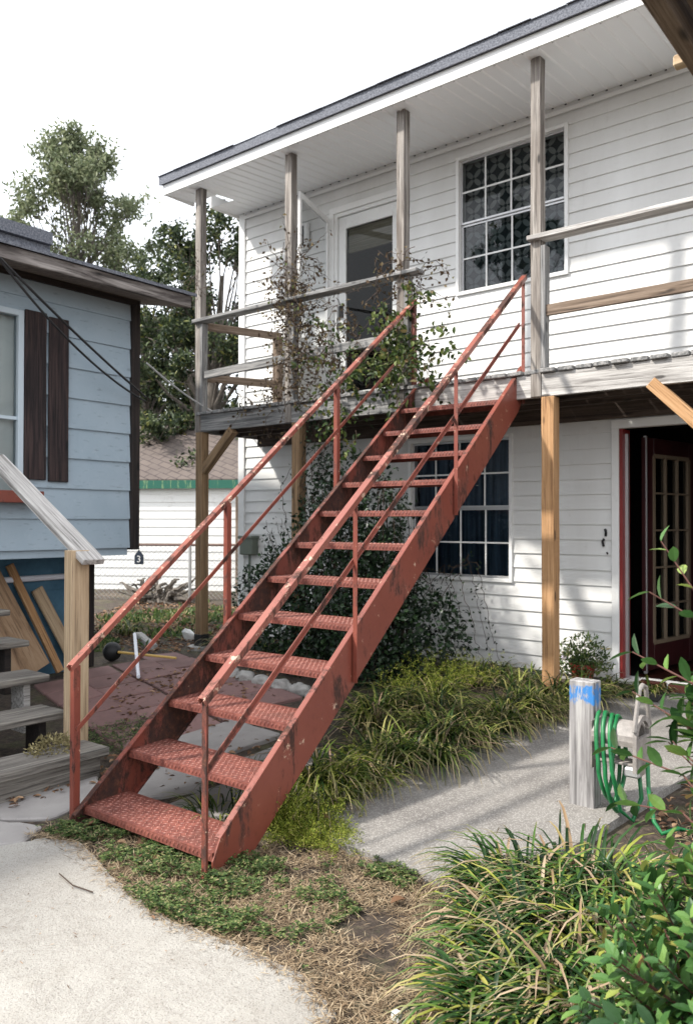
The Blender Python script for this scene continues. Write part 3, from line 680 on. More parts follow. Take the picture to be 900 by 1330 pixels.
board('brace', (-1.98, 5.985, 2.44), (-1.40, 5.985, 1.86), .09, .088, 'wood_new', deck, up=(0, 1, 0))
# rim boards
board('rim_board', (-6.93, 5.985, 2.51), (-4.05, 5.985, 2.51), .04, .185, 'wood_grey', deck, wob=.001)
board('rim_board', (-2.84, 5.985, 2.51), (1.5, 5.985, 2.51), .04, .185, 'wood_silver', deck, wob=.001)
board('rim_board', (-4.05, 5.99, 2.51), (-2.84, 5.99, 2.51), .04, .185, 'wood_silver', deck, wob=.001)
board('rim_board', (-6.985, 6.02, 2.505), (-6.985, 6.93, 2.505), .04, .185, 'wood_grey', deck)
for y in (6.30, 6.62): board('joist', (-6.96, y, 2.51), (2.0, y, 2.51), .04, .18, 'joist', deck)
board('ledger', (-6.96, 6.905, 2.46), (2.0, 6.905, 2.46), .04, .28, 'joist', deck)
mb = MB(); x = -6.99; first = None
while x < 1.6:
    wd = .135; ov = random.uniform(.0, .035); tilt = random.uniform(-.004, .004)
    o = board('deck_board', (x + wd / 2, 5.955 - ov, 2.622), (x + wd / 2, 6.925, 2.622), wd - random.uniform(.006, .014), .034, 'wood_grey', deck, up=(tilt * 6, 0, 1), wob=.002, bev=.005)
    x += wd + .008
# railings
board('top_rail', (-7.01, 5.975, 3.655), (-4.0, 5.975, 3.655), .14, .036, 'wood_grey', deck, wob=.002)
board('top_rail', (-2.94, 5.975, 3.69), (1.4, 5.975, 3.69), .14, .036, 'wood_silver', deck, wob=.002)
board('middle_rail', (-6.86, 5.975, 3.045), (-5.64, 5.975, 3.075), .036, .085, 'wood_grey', deck, wob=.001)
board('middle_rail', (-5.54, 5.975, 3.09), (-4.25, 5.975, 3.09), .036, .085, 'wood_grey', deck, wob=.001)
board('middle_rail', (-2.83, 5.985, 3.105), (1.4, 5.985, 3.105), .036, .088, 'wood_brown', deck, wob=.001)
board('end_post', (-6.60, 6.86, 2.645), (-6.60, 6.86, 3.60), .085, .085, 'wood_brown', deck, up=(0, 1, 0))
board('end_rail', (-6.93, 6.05, 3.61), (-6.58, 6.90, 3.60), .036, .085, 'wood_brown', deck)
board('end_rail', (-6.93, 6.05, 3.03), (-6.58, 6.86, 3.03), .036, .085, 'wood_brown', deck)

# ------------------------------------------------------------------ red metal staircase
ST = empty('metal_staircase', (-3.3, 2.5, -.18), 'rusty red painted metal staircase with diamond plate treads rising to the upper porch', 'staircase')
sd_ = Vector((-math.sin(.0868), math.cos(.0868), 0)); su = Vector((math.cos(.018), math.sin(.018), 0))
L1 = Vector((-3.7481, 2.4555, -.0714)); RISE, RUN, WID = .2241, .2979, .986
SL = RISE / RUN
def sp(s, side, out=0, dz=0):
    """point at run distance s on the nosing line; side 0 left, 1 right"""
    return L1 + sd_ * s + su * (WID * side + out * (1 if side else -1)) + Vector((0, 0, SL * s + dz))
gfoot = -.20
def stringer(side, m):
    th = .008
    top, bot = .035, -.275
    s_top = 3.66; pts = []
    s0 = (gfoot - top - L1.z) / SL   # where top line meets ground
    z = lambda s, d: L1.z + SL * s + d
    s_a = -.13 if side == 0 else -.02
    poly = [(s_a, z(s_a, -.02) if side == 0 else z(s_a, -.02)), (s_a + .05, z(s_a + .05, top)), (s_top, z(s_top, top)), (s_top, z(s_top, top) - .26), (s_top - .12, z(s_top - .12, bot)), ((gfoot - bot - L1.z) / SL, gfoot), (s_a, gfoot)]
    mb = MB()
    for off0, off1 in ((0.0, th),):
        A_ = [L1 + sd_ * s + su * (WID * side + (off0 if side else -off0)) for s, _ in poly]; B_ = [L1 + sd_ * s + su * (WID * side + (off1 if side else -off1)) for s, _ in poly]
        a = [(p.x, p.y, zz) for p, (_, zz) in zip(A_, poly)]; b = [(p.x, p.y, zz) for p, (_, zz) in zip(B_, poly)]
        mb.poly(a[::-1]); mb.poly(b); n = len(a)
        for k in range(n): mb.poly([a[k], a[(k + 1) % n], b[(k + 1) % n], b[k]])
    # flange along the top and bottom edge, turned inwards
    iw = -.022
    for dz, s_e0, s_e1 in ((top - .003, s_a + .05, s_top), (bot + .003, (gfoot - bot - L1.z) / SL, s_top - .12)):
        mb.bar(sp(s_e0, side, iw / 2, dz), sp(s_e1, side, iw / 2, dz), .030, .007, up=(0, 0, 1))
    return mb.build('stringer', m, ST)
stringer(0, 'red_rusty'); stringer(1, 'red')
# diamond plate tread built once in local coordinates, then copied
TD = .285
mb = MB(); mb.box((.004, -.012, -.006), (WID - .004, TD, 0)); mb.box((.004, -.014, -.038), (WID - .004, -.006, -.0005)); mb.box((.004, TD - .006, -.038), (WID - .004, TD, -.0061))
k = 0; y = .012
while y < TD - .01:
    x = .02 + (.016 if k % 2 else 0); j = 0
    while x < WID - .02:
        a = R(45) if (j + k) % 2 else R(-45); c, s = math.cos(a), math.sin(a); l, w_ = .0150, .0056; i = len(mb.v)
        for dx, dy, z in ((-l, 0, .0002), (0, -w_, .0002), (l, 0, .0002), (0, w_, .0002), (0, 0, .0038)):
            mb.v.append((x + dx * c - dy * s, y + dx * s + dy * c, z)); mb.a.append(0)
        mb.f += [(i, i + 1, i + 4), (i + 1, i + 2, i + 4), (i + 2, i + 3, i + 4), (i + 3, i, i + 4)]
        x += .032; j += 1
    y += .0265; k += 1
# bumps along the nosing
x = .02
while x < WID - .02:
    i = len(mb.v)
    for dx, z in ((-.009, -.030), (.002, -.034), (.010, -.008), (-.002, -.004)): mb.v.append((x + dx, -.0145, z)); mb.a.append(0)
    mb.v.append((x, -.018, -.019)); mb.a.append(0)
    mb.f += [(i, i + 1, i + 4), (i + 1, i + 2, i + 4), (i + 2, i + 3, i + 4), (i + 3, i, i + 4)]
    x += .027
tread0 = None
ang = .018
for k in range(12):
    p = L1 + sd_ * (RUN * k) + Vector((0, 0, RISE * k))
    rel = p - ST.location
    if tread0 is None:
        me_o = MB(); me_o.v = mb.v; me_o.f = mb.f; me_o.a = mb.a
        tread0 = me_o.build('tread', 'red_tread', loc=(0, 0, 0)); tread0.parent = ST; tread0.location = rel; tread0.rotation_euler = (0, 0, ang)
        # shear so the depth follows the stairs' slightly skewed run
        for v_ in tread0.data.vertices: v_.co.x -= v_.co.y * math.tan(.0868 + .018) if False else v_.co.y * .10
        o = tread0
    else:
        o = tread0.copy(); COL.objects.link(o); o.parent = ST; o.location = rel
        if k in (2, 5, 8):
            o.data = tread0.data
for side in (0, 1):
    svals = (-.05, 1.114, 2.347, 3.56) if side == 0 else (-.085, 1.114, 2.379, 3.61)
    m = 'red_rail'
    for k, s in enumerate(svals):
        base = L1 + sd_ * s + su * (WID * side + (.03 if side else -.03))
        zt = L1.z + SL * s + .775
        if side == 0: zb = L1.z + SL * s - (.10 if k else .07)
        else: zb = L1.z + SL * s - (.25 if k else 0)
        if k == 0: zb = gfoot + .01
        w_ = .034 if side == 0 else .030
        # angle iron: two thin legs
        q = MB(); t = .006
        c = base
        def at_(a, b): return Vector((c.x, c.y, 0)) + su * a + sd_ * b
        for (a0_, a1_, b0_, b1_) in (((-w_ / 2, w_ / 2, -w_ / 2, -w_ / 2 + t), (w_ / 2 - t, w_ / 2, -w_ / 2 + t, w_ / 2 + .008))) if side == 0 else (((-w_ / 2, w_ / 2, -w_ / 2, -w_ / 2 + t), (-w_ / 2, -w_ / 2 + t, -w_ / 2 + t, w_ / 2 + .008))):
            pts = [at_(a0_, b0_), at_(a1_, b0_), at_(a1_, b1_), at_(a0_, b1_)]; q.prism([(p.x, p.y) for p in pts], zb, zt)
        q.build('rail_post', 'red', ST, bev=.001)
    # sloping rails
    for nm, dz, h, a_, b_, m_ in (('handrail', .79, .034, svals[0] - .03, svals[3] + .02, 'red_rail'), ('lower_rail', .44, .026, svals[0] - .0, svals[3] - (.35 if side == 0 else .05), 'red')):
        q = MB(); o_ = .03 if nm == 'handrail' else .012
        if nm == 'handrail':
            q.bar(sp(a_, side, o_, dz + .012), sp(b_, side, o_, dz + .012), .044, .006)
            q.bar(sp(a_, side, o_ + (.019 if side else .019), dz - .008), sp(b_, side, o_ + .019, dz - .008), .006, h)
            q.bar(sp(a_, side, o_ - .019, dz - .004), sp(b_, side, o_ - .019, dz - .004), .006, .026)
        else:
            q.bar(sp(a_, side, .012, dz), sp(b_, side, .012, dz), .006, h); q.bar(sp(a_, side, .018, dz - h / 2), sp(b_, side, .018, dz - h / 2), .018, .005)
        q.build(nm, m_, ST, bev=.001)
mb = MB(); p = sp(3.60, 0, 0, 0); mb.box((p.x - .05, p.y - .02, p.z - .10), (p.x + .10, p.y - .008, p.z + .02)); mb.tube([(p.x + .03, p.y - .03, p.z + .02), (p.x + .13, p.y - .03, p.z + .045)], .022, 8); mb.build('bracket', 'red', ST)

# ------------------------------------------------------------------ blue house
BX = -6.5
BH = empty('blue_house', (-8.8, 2.0, 0), 'pale blue painted board house on a dark blue base with a worn brown eave', 'house')
CY = 4.765
mb = MB()
WIN = (2.2, 3.62, 1.60, 3.22)
siding(mb, 1.17, 3.56, .272, -1.5, CY - .05, [WIN], lambda y, o, z: (BX + o, y, z), dep=.018)
mb.build('side_wall', 'blue', BH)
mb = MB(); mb.box((BX - 4.5, CY - .08, 1.17), (BX - .02, CY - .02, 3.6)); mb.box((BX - 4.5, -1.5, 1.17), (BX - 4.45, CY - .1, 3.6)); mb.box((BX - 4.4, -1.5, 1.10), (BX - .01, CY - .06, 1.168)); mb.box((BX - 4.4, -1.5, 1.17), (BX - .05, -1.45, 3.6)); mb.build('house_body', 'blue', BH)
board('corner_board', (BX - .005, CY + .0, 1.15), (BX - .005, CY + .0, 3.56), .09, .09, 'wood_dark', BH, up=(0, 1, 0))
# recessed base
LX = -7.15; LY = 4.66
mb = MB(); siding(mb, -.05, 1.12, .27, -1.4, LY, [], lambda y, o, z: (LX + o, y, z), dep=.014); mb.box((LX - 3.6, LY - .06, -.1), (LX - .01, LY - .01, 1.12)); mb.box((LX - 3.6, -1.4, -.1), (LX - .05, -1.35, 1.12)); mb.build('base_wall', 'blue_dark', BH)
board('base_corner_board', (LX + .01, LY + .02, -.1), (LX + .01, LY + .02, 1.14), .12, .10, 'wood_dark', BH, up=(0, 1, 0))
mb = MB(); mb.tube([(LX + .06, 1.5, .86), (LX + .06, 4.42, .885)], .028, 8); mb.build('wall_pipe', 'pipe_w', BH)
board('red_ledge', (BX + .09, 1.2, 1.625), (BX + .09, 3.73, 1.625), .17, .10, 'red', BH)
# window
y0, y1, z0, z1 = WIN
mb = MB(); t = .05
for a, b in (((BX - .05, y0, z0), (BX + .03, y0 + t, z1)), ((BX - .05, y1 - t, z0), (BX + .03, y1, z1)), ((BX - .05, y0 + t, z1 - t), (BX + .03, y1 - t, z1)), ((BX - .05, y0 + t, z0), (BX + .03, y1 - t, z0 + t)), ((BX - .03, y0 + t, 2.28), (BX + .012, y1 - t, 2.31))): mb.box(a, b)
bw = mb.build('window', mat('pale_blue_trim', (.48, .56, .62), .5), BH, bev=.003)
mb = MB(); mb.poly([(BX - .01, y0 + t, z0 + t), (BX - .01, y1 - t, z0 + t), (BX - .01, y1 - t, z1 - t), (BX - .01, y0 + t, z1 - t)]); mb.build('window_pane', 'glass_up', bw)
mb = MB(); y = y0 + .03
while y < y1 - .03: mb.poly([(BX - .10, y, z0), (BX - .06, y + .08, z0), (BX - .06, y + .08, z1), (BX - .10, y, z1)]); y += .085
mb.build('vertical_blind', 'blinds', bw)
mb = MB(); mb.box((BX - .35, y0 - .1, z0 - .1), (BX - .30, y1 + .1, z1 + .1)); mb.build('room_backing', 'room_shade', bw)  # black sheet painted in for the unlit depth behind the blinds
board('shutter_plank', (BX + .03, 3.725, 1.78), (BX + .03, 3.725, 3.235), .025, .20, 'shutter', BH, up=(0, 1, 0), wob=.003)
board('shutter_plank', (BX + .03, 3.945, 1.77), (BX + .03, 3.945, 3.215), .025, .19, 'shutter', BH, up=(0, 1, 0), wob=.003)
# roof and eave
EX = BX + .50
mb = MB()
i = len(mb.v)
for x, z in ((EX, 3.46), (BX, 3.56)):
    for y in (-1.6, 5.02): mb.v.append((x, y, z)); mb.a.append(0)
mb.f.append((i, i + 2, i + 3, i + 1)); 
i = len(mb.v)
for x, y, z in ((EX, 5.02, 3.46), (BX, 5.02, 3.56), (BX - 1.4, 5.02, 3.86), (BX - 1.4, CY, 3.86), (BX, CY, 3.56)): mb.v.append((x, y, z)); mb.a.append(0)
mb.f.append((i + 1, i + 2, i + 3, i + 4))
eb = mb.build('eave_underside', 'soffit_brown', BH)
board('fascia', (EX + .01, -1.6, 3.51), (EX + .01, 5.03, 3.51), .03, .11, 'peel', BH, wob=.003)
board('rake_board', (EX, 5.04, 3.51), (BX - 2.2, 5.04, 4.18), .03, .11, 'wood_dark', BH)
board('frieze_board', (BX + .03, -1.5, 3.53), (BX + .03, CY, 3.53), .03, .07, 'wood_dark', BH)
mb = MB()
for (xa, za), (xb, zb) in ((((EX + .05), 3.565), (BX - 2.2, 4.24)), ((BX - 2.2, 4.24), (BX - 4.9, 3.56))):
    mb.poly([(xa, -1.7, za), (xa, 5.08, za), (xb, 5.08, zb), (xb, -1.7, zb)]); mb.poly([(xa, -1.7, za + .03), (xa, 5.08, za + .03), (xb, 5.08, zb + .03), (xb, -1.7, zb + .03)])
    mb.poly([(xa, 5.08, za), (xb, 5.08, zb), (xb, 5.08, zb + .03), (xa, 5.08, za + .03)]); mb.poly([(xa, -1.7, za), (xa, 5.08, za), (xa, 5.08, za + .03), (xa, -1.7, za + .03)])
mb.build('roof', 'shingle_grey', BH)
mb = MB(); mb.box((BX - 1.3, -1.5, 3.60), (BX + .33, 3.62, 3.66)); ur = mb.build('upper_roof_eave', 'wood_dark', BH)
mb = MB()
for z_, h_, x_ in ((3.66, .05, BX + .36), (3.715, .10, BX + .40)): mb.box((BX - 1.3, -1.55, z_), (x_, 3.66, z_ + h_))
mb.build('upper_roof_edge', 'shingle_grey', BH)
mb = MB(); mb.prism([(BX - 1.9, -1.5), (BX - 1.35, -1.5), (BX - 1.35, CY - .1), (BX - 1.9, CY - .1)], 3.56, 3.9); mb.build('gable_infill', 'blue', BH)

# cables
def cable(name, pts, r, m, sag, label, cat='cable'):
    P = []
    a, b = Vector(pts[0]), Vector(pts[1])
    for k in range(25):
        t = k / 24; p = a.lerp(b, t); p.z -= sag * 4 * t * (1 - t); P.append(p)
    q = MB(); q.tube(P, r, 6); tag(q.build(name, m), label, cat)
cable('cable', ((-5.93, 3.05, 3.48), (-6.40, 4.83, 2.62)), .011, 'cable', .03, 'upper black cable slanting across the blue wall from the eave to its corner')
cable('cable', ((-5.95, 3.10, 3.45), (-6.40, 4.82, 2.58)), .010, 'cable', .12, 'lower black cable sagging across the blue wall below the other one')
cable('cable', ((-6.40, 4.84, 2.95), (-7.30, 6.92, 2.65)), .009, 'cable_w', .08, 'thin pale cable running from the blue corner towards the white house')

# ------------------------------------------------------------------ wooden steps of the blue house
WS = empty('wooden_steps', (-4.5, 2.4, -.17), 'weathered plank steps with a pale handrail leading up to the blue house', 'steps')
steps = [(-4.31, .02, 2.99), (-4.77, .18, 2.98), (-5.14, .36, 3.08), (-5.60, .54, 3.19), (-6.10, .72, 3.31)]
for k, (x, z, ye) in enumerate(steps):
    board('step_tread', (x - .15, .9, z - .024), (x - .15, ye, z - .024), .31, .048, 'wood_step', WS, wob=.003, bev=.006)
    if k: board('riser_block', (x - .14, ye - .16, z - .22), (x - .14, ye - .11, z - .22), .17, .34, 'wood_silver' if k == 2 else 'wood_dark', WS)
board('step_riser', (-4.36, .9, -.10), (-4.36, 2.95, -.10), .04, .15, 'wood_step', WS)
board('step_stringer', (-4.5, 1.2, -.1), (-6.4, 1.2, .75), .05, .22, 'wood_dark', WS)
board('step_stringer', (-4.55, 2.35, -.16), (-6.4, 2.35, .62), .05, .22, 'wood_dark', WS)
board('newel_post', (-4.62, 2.955, -.17), (-4.62, 2.955, 1.235), .13, .085, 'wood_pale', WS, up=(1, 0, 0))
board('stair_handrail', (-4.50, 3.0, 1.16), (-5.75, 2.98, 1.90), .16, .04, 'wood_silver', WS, wob=.001)
# leaning boards
tag(board('plywood_sheet', (-6.88, 3.90, .0), (-7.08, 3.42, 1.05), .50, .018, 'ply', None, up=(1, .0, .15)), 'torn sheet of swirly grained plywood leaning on the dark blue base', 'plywood')
tag(board('leaning_board', (-6.93, 4.26, .0), (-7.10, 3.84, 1.02), .07, .04, 'wood_new', None, up=(1, 0, .15)), 'long tan stud leaning between the plywood and the short board', 'board')
tag(board('leaning_board', (-7.02, 4.46, .08), (-7.11, 4.12, .78), .12, .028, 'wood_pale', None, up=(1, 0, .15)), 'short pale board leaning on the dark blue base nearest the wooden newel post', 'board')

# ------------------------------------------------------------------ foreground overhead beam
BM = empty('overhead_beam', (-.55, 4.9, -.05), 'dark weathered timber beam passing overhead in the near top right corner', 'beam')
board('beam_ply', (-.607, -.9, 2.68), (-.607, 5.0, 2.68), .045, .16, 'wood_brown', BM, wob=.002)
board('beam_ply', (-.50, -.9, 2.70), (-.50, 5.0, 2.70), .12, .15, 'wood_brown', BM, wob=.002)
board('beam_post', (-.52, 4.9, -.05), (-.52, 4.9, 2.62), .09, .09, 'wood_brown', BM, up=(0, 1, 0))
board('beam_post', (-.52, -.8, -.17), (-.52, -.8, 2.62), .09, .09, 'wood_brown', BM, up=(0, 1, 0))
board('beam_block', (-.655, 2.16, 2.615), (-.61, 2.16, 2.615), .03, .03, 'wood_pale', BM)

# ------------------------------------------------------------------ hose post, reel and hose
HP = (-1.69, 4.06); hz = gz(*HP)
tag(board('hose_post', (HP[0], HP[1], hz - .04), (HP[0], HP[1], .60), .135, .09, 'hose_post', None, up=(0, 1, 0), wob=.001), 'short grey weathered post with a smear of blue paint near its top', 'post')
RL = empty('hose_reel', (-1.5, 4.06, .3), 'beige plastic hose hanger fixed to the short grey post', 'hose reel')
mb = MB()
def arc(cx, cz, r, a0, a1, n=12): return [(cx + r * math.cos(R(a0 + (a1 - a0) * k / n)), cz + r * math.sin(R(a0 + (a1 - a0) * k / n))) for k in range(n + 1)]
# curved saddle from the post out to the right
o_, i_ = arc(0, 0, .085, 200, -20), arc(0, 0, .073, 200, -20)
for (ya, za), (yb, zb), (yc, zc), (yd, zd) in zip(o_[:-1], o_[1:], i_[1:], i_[:-1]):
    for x0_, x1_ in ((-1.615, -1.40),):
        q = [(ya, za), (yb, zb), (yc, zc), (yd, zd)]
        i = len(mb.v)
        for xx in (x0_, x1_):
            for yy, zz in q: mb.v.append((xx, 4.04 + yy, .345 + zz)); mb.a.append(0)
        for f_ in ((0, 1, 2, 3), (7, 6, 5, 4), (0, 4, 5, 1), (1, 5, 6, 2), (2, 6, 7, 3), (3, 7, 4, 0)): mb.f.append(tuple(i + k for k in f_))
mb.build('saddle', 'reel', RL)
mb = MB(); mb.box((-1.622, 3.96, .18), (-1.612, 4.12, .42)); mb.box((-1.612, 3.99, .215), (-1.40, 4.09, .228)); mb.build('back_plate', 'reel', RL, bev=.003)
mb = MB()
for ring, th in ((.105, .016),):
    O_, I_ = arc(0, 0, ring, 180, 0, 14), arc(0, 0, ring - .028, 180, 0, 14)
    for (ya, za), (yb, zb), (yc, zc), (yd, zd) in zip(O_[:-1], O_[1:], I_[1:], I_[:-1]):
        i = len(mb.v)
        for xx in (-1.40, -1.38):
            for yy, zz in ((ya, za), (yb, zb), (yc, zc), (yd, zd)): mb.v.append((xx, 4.04 + yy, .36 + zz)); mb.a.append(0)
        for f_ in ((0, 1, 2, 3), (7, 6, 5, 4), (0, 4, 5, 1), (1, 5, 6, 2), (2, 6, 7, 3), (3, 7, 4, 0)): mb.f.append(tuple(i + k for k in f_))
mb.box((-1.40, 3.935, .20), (-1.38, 4.145, .36)); mb.tube([(-1.39, 3.93, .40), (-1.385, 3.99, .60), (-1.385, 4.035, .615), (-1.385, 4.08, .60), (-1.39, 4.15, .40)], .013, 6)
mb.build('end_guard', 'reel', RL, bev=.0015)
mb = MB(); mb.prism([(-1.46, 3.97), (-1.38, 3.97), (-1.38, 4.11), (-1.46, 4.11)], .165, .215); mb.build('lower_hook', 'alu', RL, bev=.01)
H = MB()
def loop(x, w_, zt, zb, dx, ph=0):
    P = []
    for k in range(29):
        a = 2 * math.pi * k / 28 + math.pi / 2 + ph
        yy = math.cos(a) * w_ * (1 if math.sin(a) > 0 else 1.15); zz = (math.sin(a) + 1) / 2
        P.append((x + dx * k / 28 + .05 * (1 - zz) * (1 if math.cos(a) < 0 else .2), 4.03 + yy, zb + (zt - zb) * zz))
    return P
allp = loop(-1.60, .105, .455, .02, .028) + loop(-1.567, .10, .448, -.03, .03)[1:] + loop(-1.53, .105, .445, .05, .02)[1:]
H.tube(allp, .0105, 8)
H.tube([(-1.51, 4.03, .445), (-1.50, 3.95, .38), (-1.50, 3.93, .2), (-1.47, 3.96, .0), (-1.43, 4.02, -.06), (-1.40, 4.06, .05), (-1.41, 4.05, .2)], .0105, 8)
H.tube([(-1.36, 4.03, .24), (-1.345, 4.0, .12), (-1.31, 3.97, -.02), (-1.26, 3.93, -.055), (-1.20, 3.98, -.03), (-1.22, 4.06, -.06), (-1.1, 4.1, -.08), (-.8, 3.8, -.09)], .0105, 8)
tag(H.build('garden_hose', 'hose', smooth=True), 'bright green garden hose looped over the beige hanger', 'hose')

# ------------------------------------------------------------------ small things in the yard
def lathe(mb, c, prof, n=16):
    i = len(mb.v)
    for r, z in prof:
        for k in range(n): a = 2 * math.pi * k / n; mb.v.append((c[0] + r * math.cos(a), c[1] + r * math.sin(a), c[2] + z)); mb.a.append(0)
    for j in range(len(prof) - 1):
        for k in range(n): mb.f.append((i + j * n + k, i + j * n + (k + 1) % n, i + (j + 1) * n + (k + 1) % n, i + (j + 1) * n + k))
PL = empty('plunger', (-6.9, 4.95, 0), 'black rubber plunger with a yellow stick lying behind the left red handrail', 'plunger')
mb = MB(); lathe(mb, (0, 0, 0), [(.02, -.02), (.05, 0), (.085, .03), (.10, .07), (.095, .10), (.06, .105), (0.001, .10)])
mb.v = [(-7.02 + z, 4.95 + y, .085 + x) for x, y, z in [(v[0], v[1], -v[2]) for v in mb.v]]
mb.build('rubber_cup', 'black', PL, smooth=True)
mb = MB(); mb.tube([(-7.05 + .06, 4.95, .09), (-6.42, 5.23, .055)], .013, 8); mb.build('handle', 'broomstick', PL)
mb = MB(); mb.tube([(-6.95, 5.12, .26), (-6.05, 4.50, .02)], .017, 8); tag(mb.build('plastic_pipe', 'pipe_w'), 'pale white plastic pipe lying across the yellow stick', 'pipe')
mb = MB(); c = gp(-7.55, 6.35)
for k in range(9):
    a = rv() * .07; r_ = random.uniform(.04, .07); i = len(mb.v)
    for q in range(12):
        v_ = rv() * r_; mb.v.append(tuple(c + a * Vector((1, 1, .4)).length * .5 + v_ + Vector((0, 0, .05)))); mb.a.append(0)
bm = bmesh.new()
for v_ in mb.v: bm.verts.new(v_)
bmesh.ops.convex_hull(bm, input=bm.verts[:]); me = bpy.data.meshes.new('crumpled_rag'); bm.to_mesh(me); bm.free(); me.materials.append(M['white'])
o = bpy.data.objects.new('crumpled_rag', me); link(o); tag(o, 'crumpled white rag on the bare dirt left of the corner porch post', 'rag')
board_e = board('timber_edging', (-7.25, 5.6, .03), (-8.2, 6.1, .03), .09, .08, 'stone', None, bev=.012, wob=.004); tag(board_e, 'pale stone edging strip in the yard left of the corner porch post', 'edging')
def rock(name, c, s, label, cat, m='stone', group=None, seed=0):
    bm = bmesh.new(); bmesh.ops.create_icosphere(bm, subdivisions=3, radius=1)
    for v_ in bm.verts:
        d = noise.noise(v_.co * 1.4 + Vector((seed * 3.1, 0, 0))) * .35 + noise.noise(v_.co * 4 + Vector((seed, 0, 0))) * .12; v_.co *= 1 + d; v_.co = Vector((v_.co.x * s[0], v_.co.y * s[1], v_.co.z * s[2]))
    me = bpy.data.meshes.new(name); bm.to_mesh(me); bm.free(); me.materials.append(M[m]); me.polygons.foreach_set('use_smooth', [True] * len(me.polygons))
    o = bpy.data.objects.new(name, me); o.location = c; link(o); return tag(o, label, cat, group)
for k in range(7):
    x = -5.75 + k * .24; y = 5.15 - k * .03
    rock('edging_stone', (x, y, gz(x, y) + .03), (.11, .08, .06), 'rounded pale edging stone in the row below the dark bush behind the stairs', 'stone', group='edging stones in front of the bush', seed=k)
# plant tag
mb = MB(); mb.box((-6.02, 5.48, .02), (-5.90, 5.49, .19)); pt = mb.build('plant_tag', mat('green_card', (.02, .30, .12), .5), loc=(-5.96, 5.48, 0)); tag(pt, 'small white card with a green border standing behind the stairs', 'plant tag')
mb = MB(); mb.box((-6.008, 5.476, .035), (-5.912, 5.481, .175)); mb.build('card_face', 'white', pt)
# black mat and brick edging, potted plant by the door
mb = MB(); mb.prism(rough([(-2.55, 6.35), (-2.05, 6.30), (-2.1, 6.75), (-2.55, 6.80)], 3, .01), .048, .062); tag(mb.build('rubber_mat', 'mulch'), 'black mat lying in front of the lower door', 'mat')
for k in range(5):
    x = -2.35 + k * .23; tag(board('brick', (x, 6.80, .075), (x + .20, 6.80 + random.uniform(-.02, .02), .075), .09, .06, 'brick', None), 'red brick in the row just below the white door sill', 'brick', 'bricks below the door sill')
PT = empty('potted_plant', (-2.82, 6.72, .0), 'potted bushy green plant in a red pot beside the lower door', 'potted plant')
mb = MB(); lathe(mb, (-2.82, 6.72, 0), [(.0, .0), (.075, 0), (.105, .17), (.115, .17), (.115, .20), (.10, .20), (.09, .17), (.0, .165)]); mb.build('pot', 'terracotta', PT, smooth=False)
mb = MB()
for k in range(1100):
    d = rv(); d.z = abs(d.z) * 1.0; p = Vector((-2.82, 6.70, .12)) + Vector((d.x * .28, d.y * .22, d.z * .36)) * random.uniform(.2, 1); leaf(mb, p, (rv() + Vector((0, 0, .6))), rv(), random.uniform(.03, .06), .018, segs=1)
for k in range(26): 
    d = rv(); d.z = abs(d.z) + .3; mb.tube([(-2.82, 6.72, .17), Vector((-2.82, 6.72, .17)) + d.normalized() * .25], .002, 3, cap=False)
mb.build('foliage', 'weed', PT)
mb = MB()
for k in range(14):
    p = Vector((-3.05 + random.uniform(-.1, .1), 6.7 + random.uniform(-.05, .05), .22 + random.uniform(-.03, .06)))
    for j in range(5): leaf(mb, p, rv(), Vector((0, -1, .3)), .03, .02, segs=1)
tag(mb.build('pale_flowers', mat('pale_violet_petal', (.55, .50, .60), .7), loc=(-3.05, 6.7, 0)), 'small cluster of pale violet flowers against the siding left of the potted plant', 'flowers')
# mossy heap on the wooden step
mb = MB()
for k in range(500):
    d = rv(); d.z = abs(d.z); p = Vector((-4.50, 2.72, .02)) + Vector((d.x * .12, d.y * .17, d.z * .10)) * random.uniform(.5, 1); leaf(mb, p, rv() + d, rv(), random.uniform(.015, .035), .012, segs=1)
tag(mb.build('moss_heap', 'moss', loc=(-4.5, 2.72, .02)), 'heap of dry yellow moss on the lowest wooden step beside the newel post', 'moss')

# ------------------------------------------------------------------ background shed and chain link fence
SH = empty('garden_shed', (-14, 12, 0), 'white board shed with a brown shingle roof and peeling green trim beyond the fence', 'shed')
# eave wall runs roughly across the view, from left (far side of blue house) to right
sa = Vector((-17.0, 8.6)); sb = Vector((-12.15, 11.45)); sdv = (sb - sa).normalized(); snv = Vector((-sdv.y, sdv.x))   # snv points away from viewer
def SP(s, o, z): p = sa + sdv * s + snv * o; return (p.x, p.y, z)
SLn = (sb - sa).length
mb = MB(); siding(mb, -.05, 2.3, .17, 0, SLn, [(1.15, 1.95, .55, 1.15)], lambda s, o, z: SP(s, -o, z), dep=.012); mb.build('front_wall', 'shed_white', SH)
mb = MB()
GW = 5.0
g_ = [SP(SLn, 0, -.05), SP(SLn, GW, -.05), SP(SLn, GW, 2.3), SP(SLn, GW / 2, 3.75), SP(SLn, 0, 2.3)]
mb.poly(g_); mb.poly([SP(0, 0, 0), SP(0, GW, 0), SP(0, GW, 2.3), SP(0, GW / 2, 3.75), SP(0, 0, 2.3)][::-1]); mb.poly([SP(0, GW, 0), SP(SLn, GW, 0), SP(SLn, GW, 2.3), SP(0, GW, 2.3)]); mb.build('gable_wall', 'shed_white', SH)
mb = MB()
e = .12; zz = 2.3 - e * .55
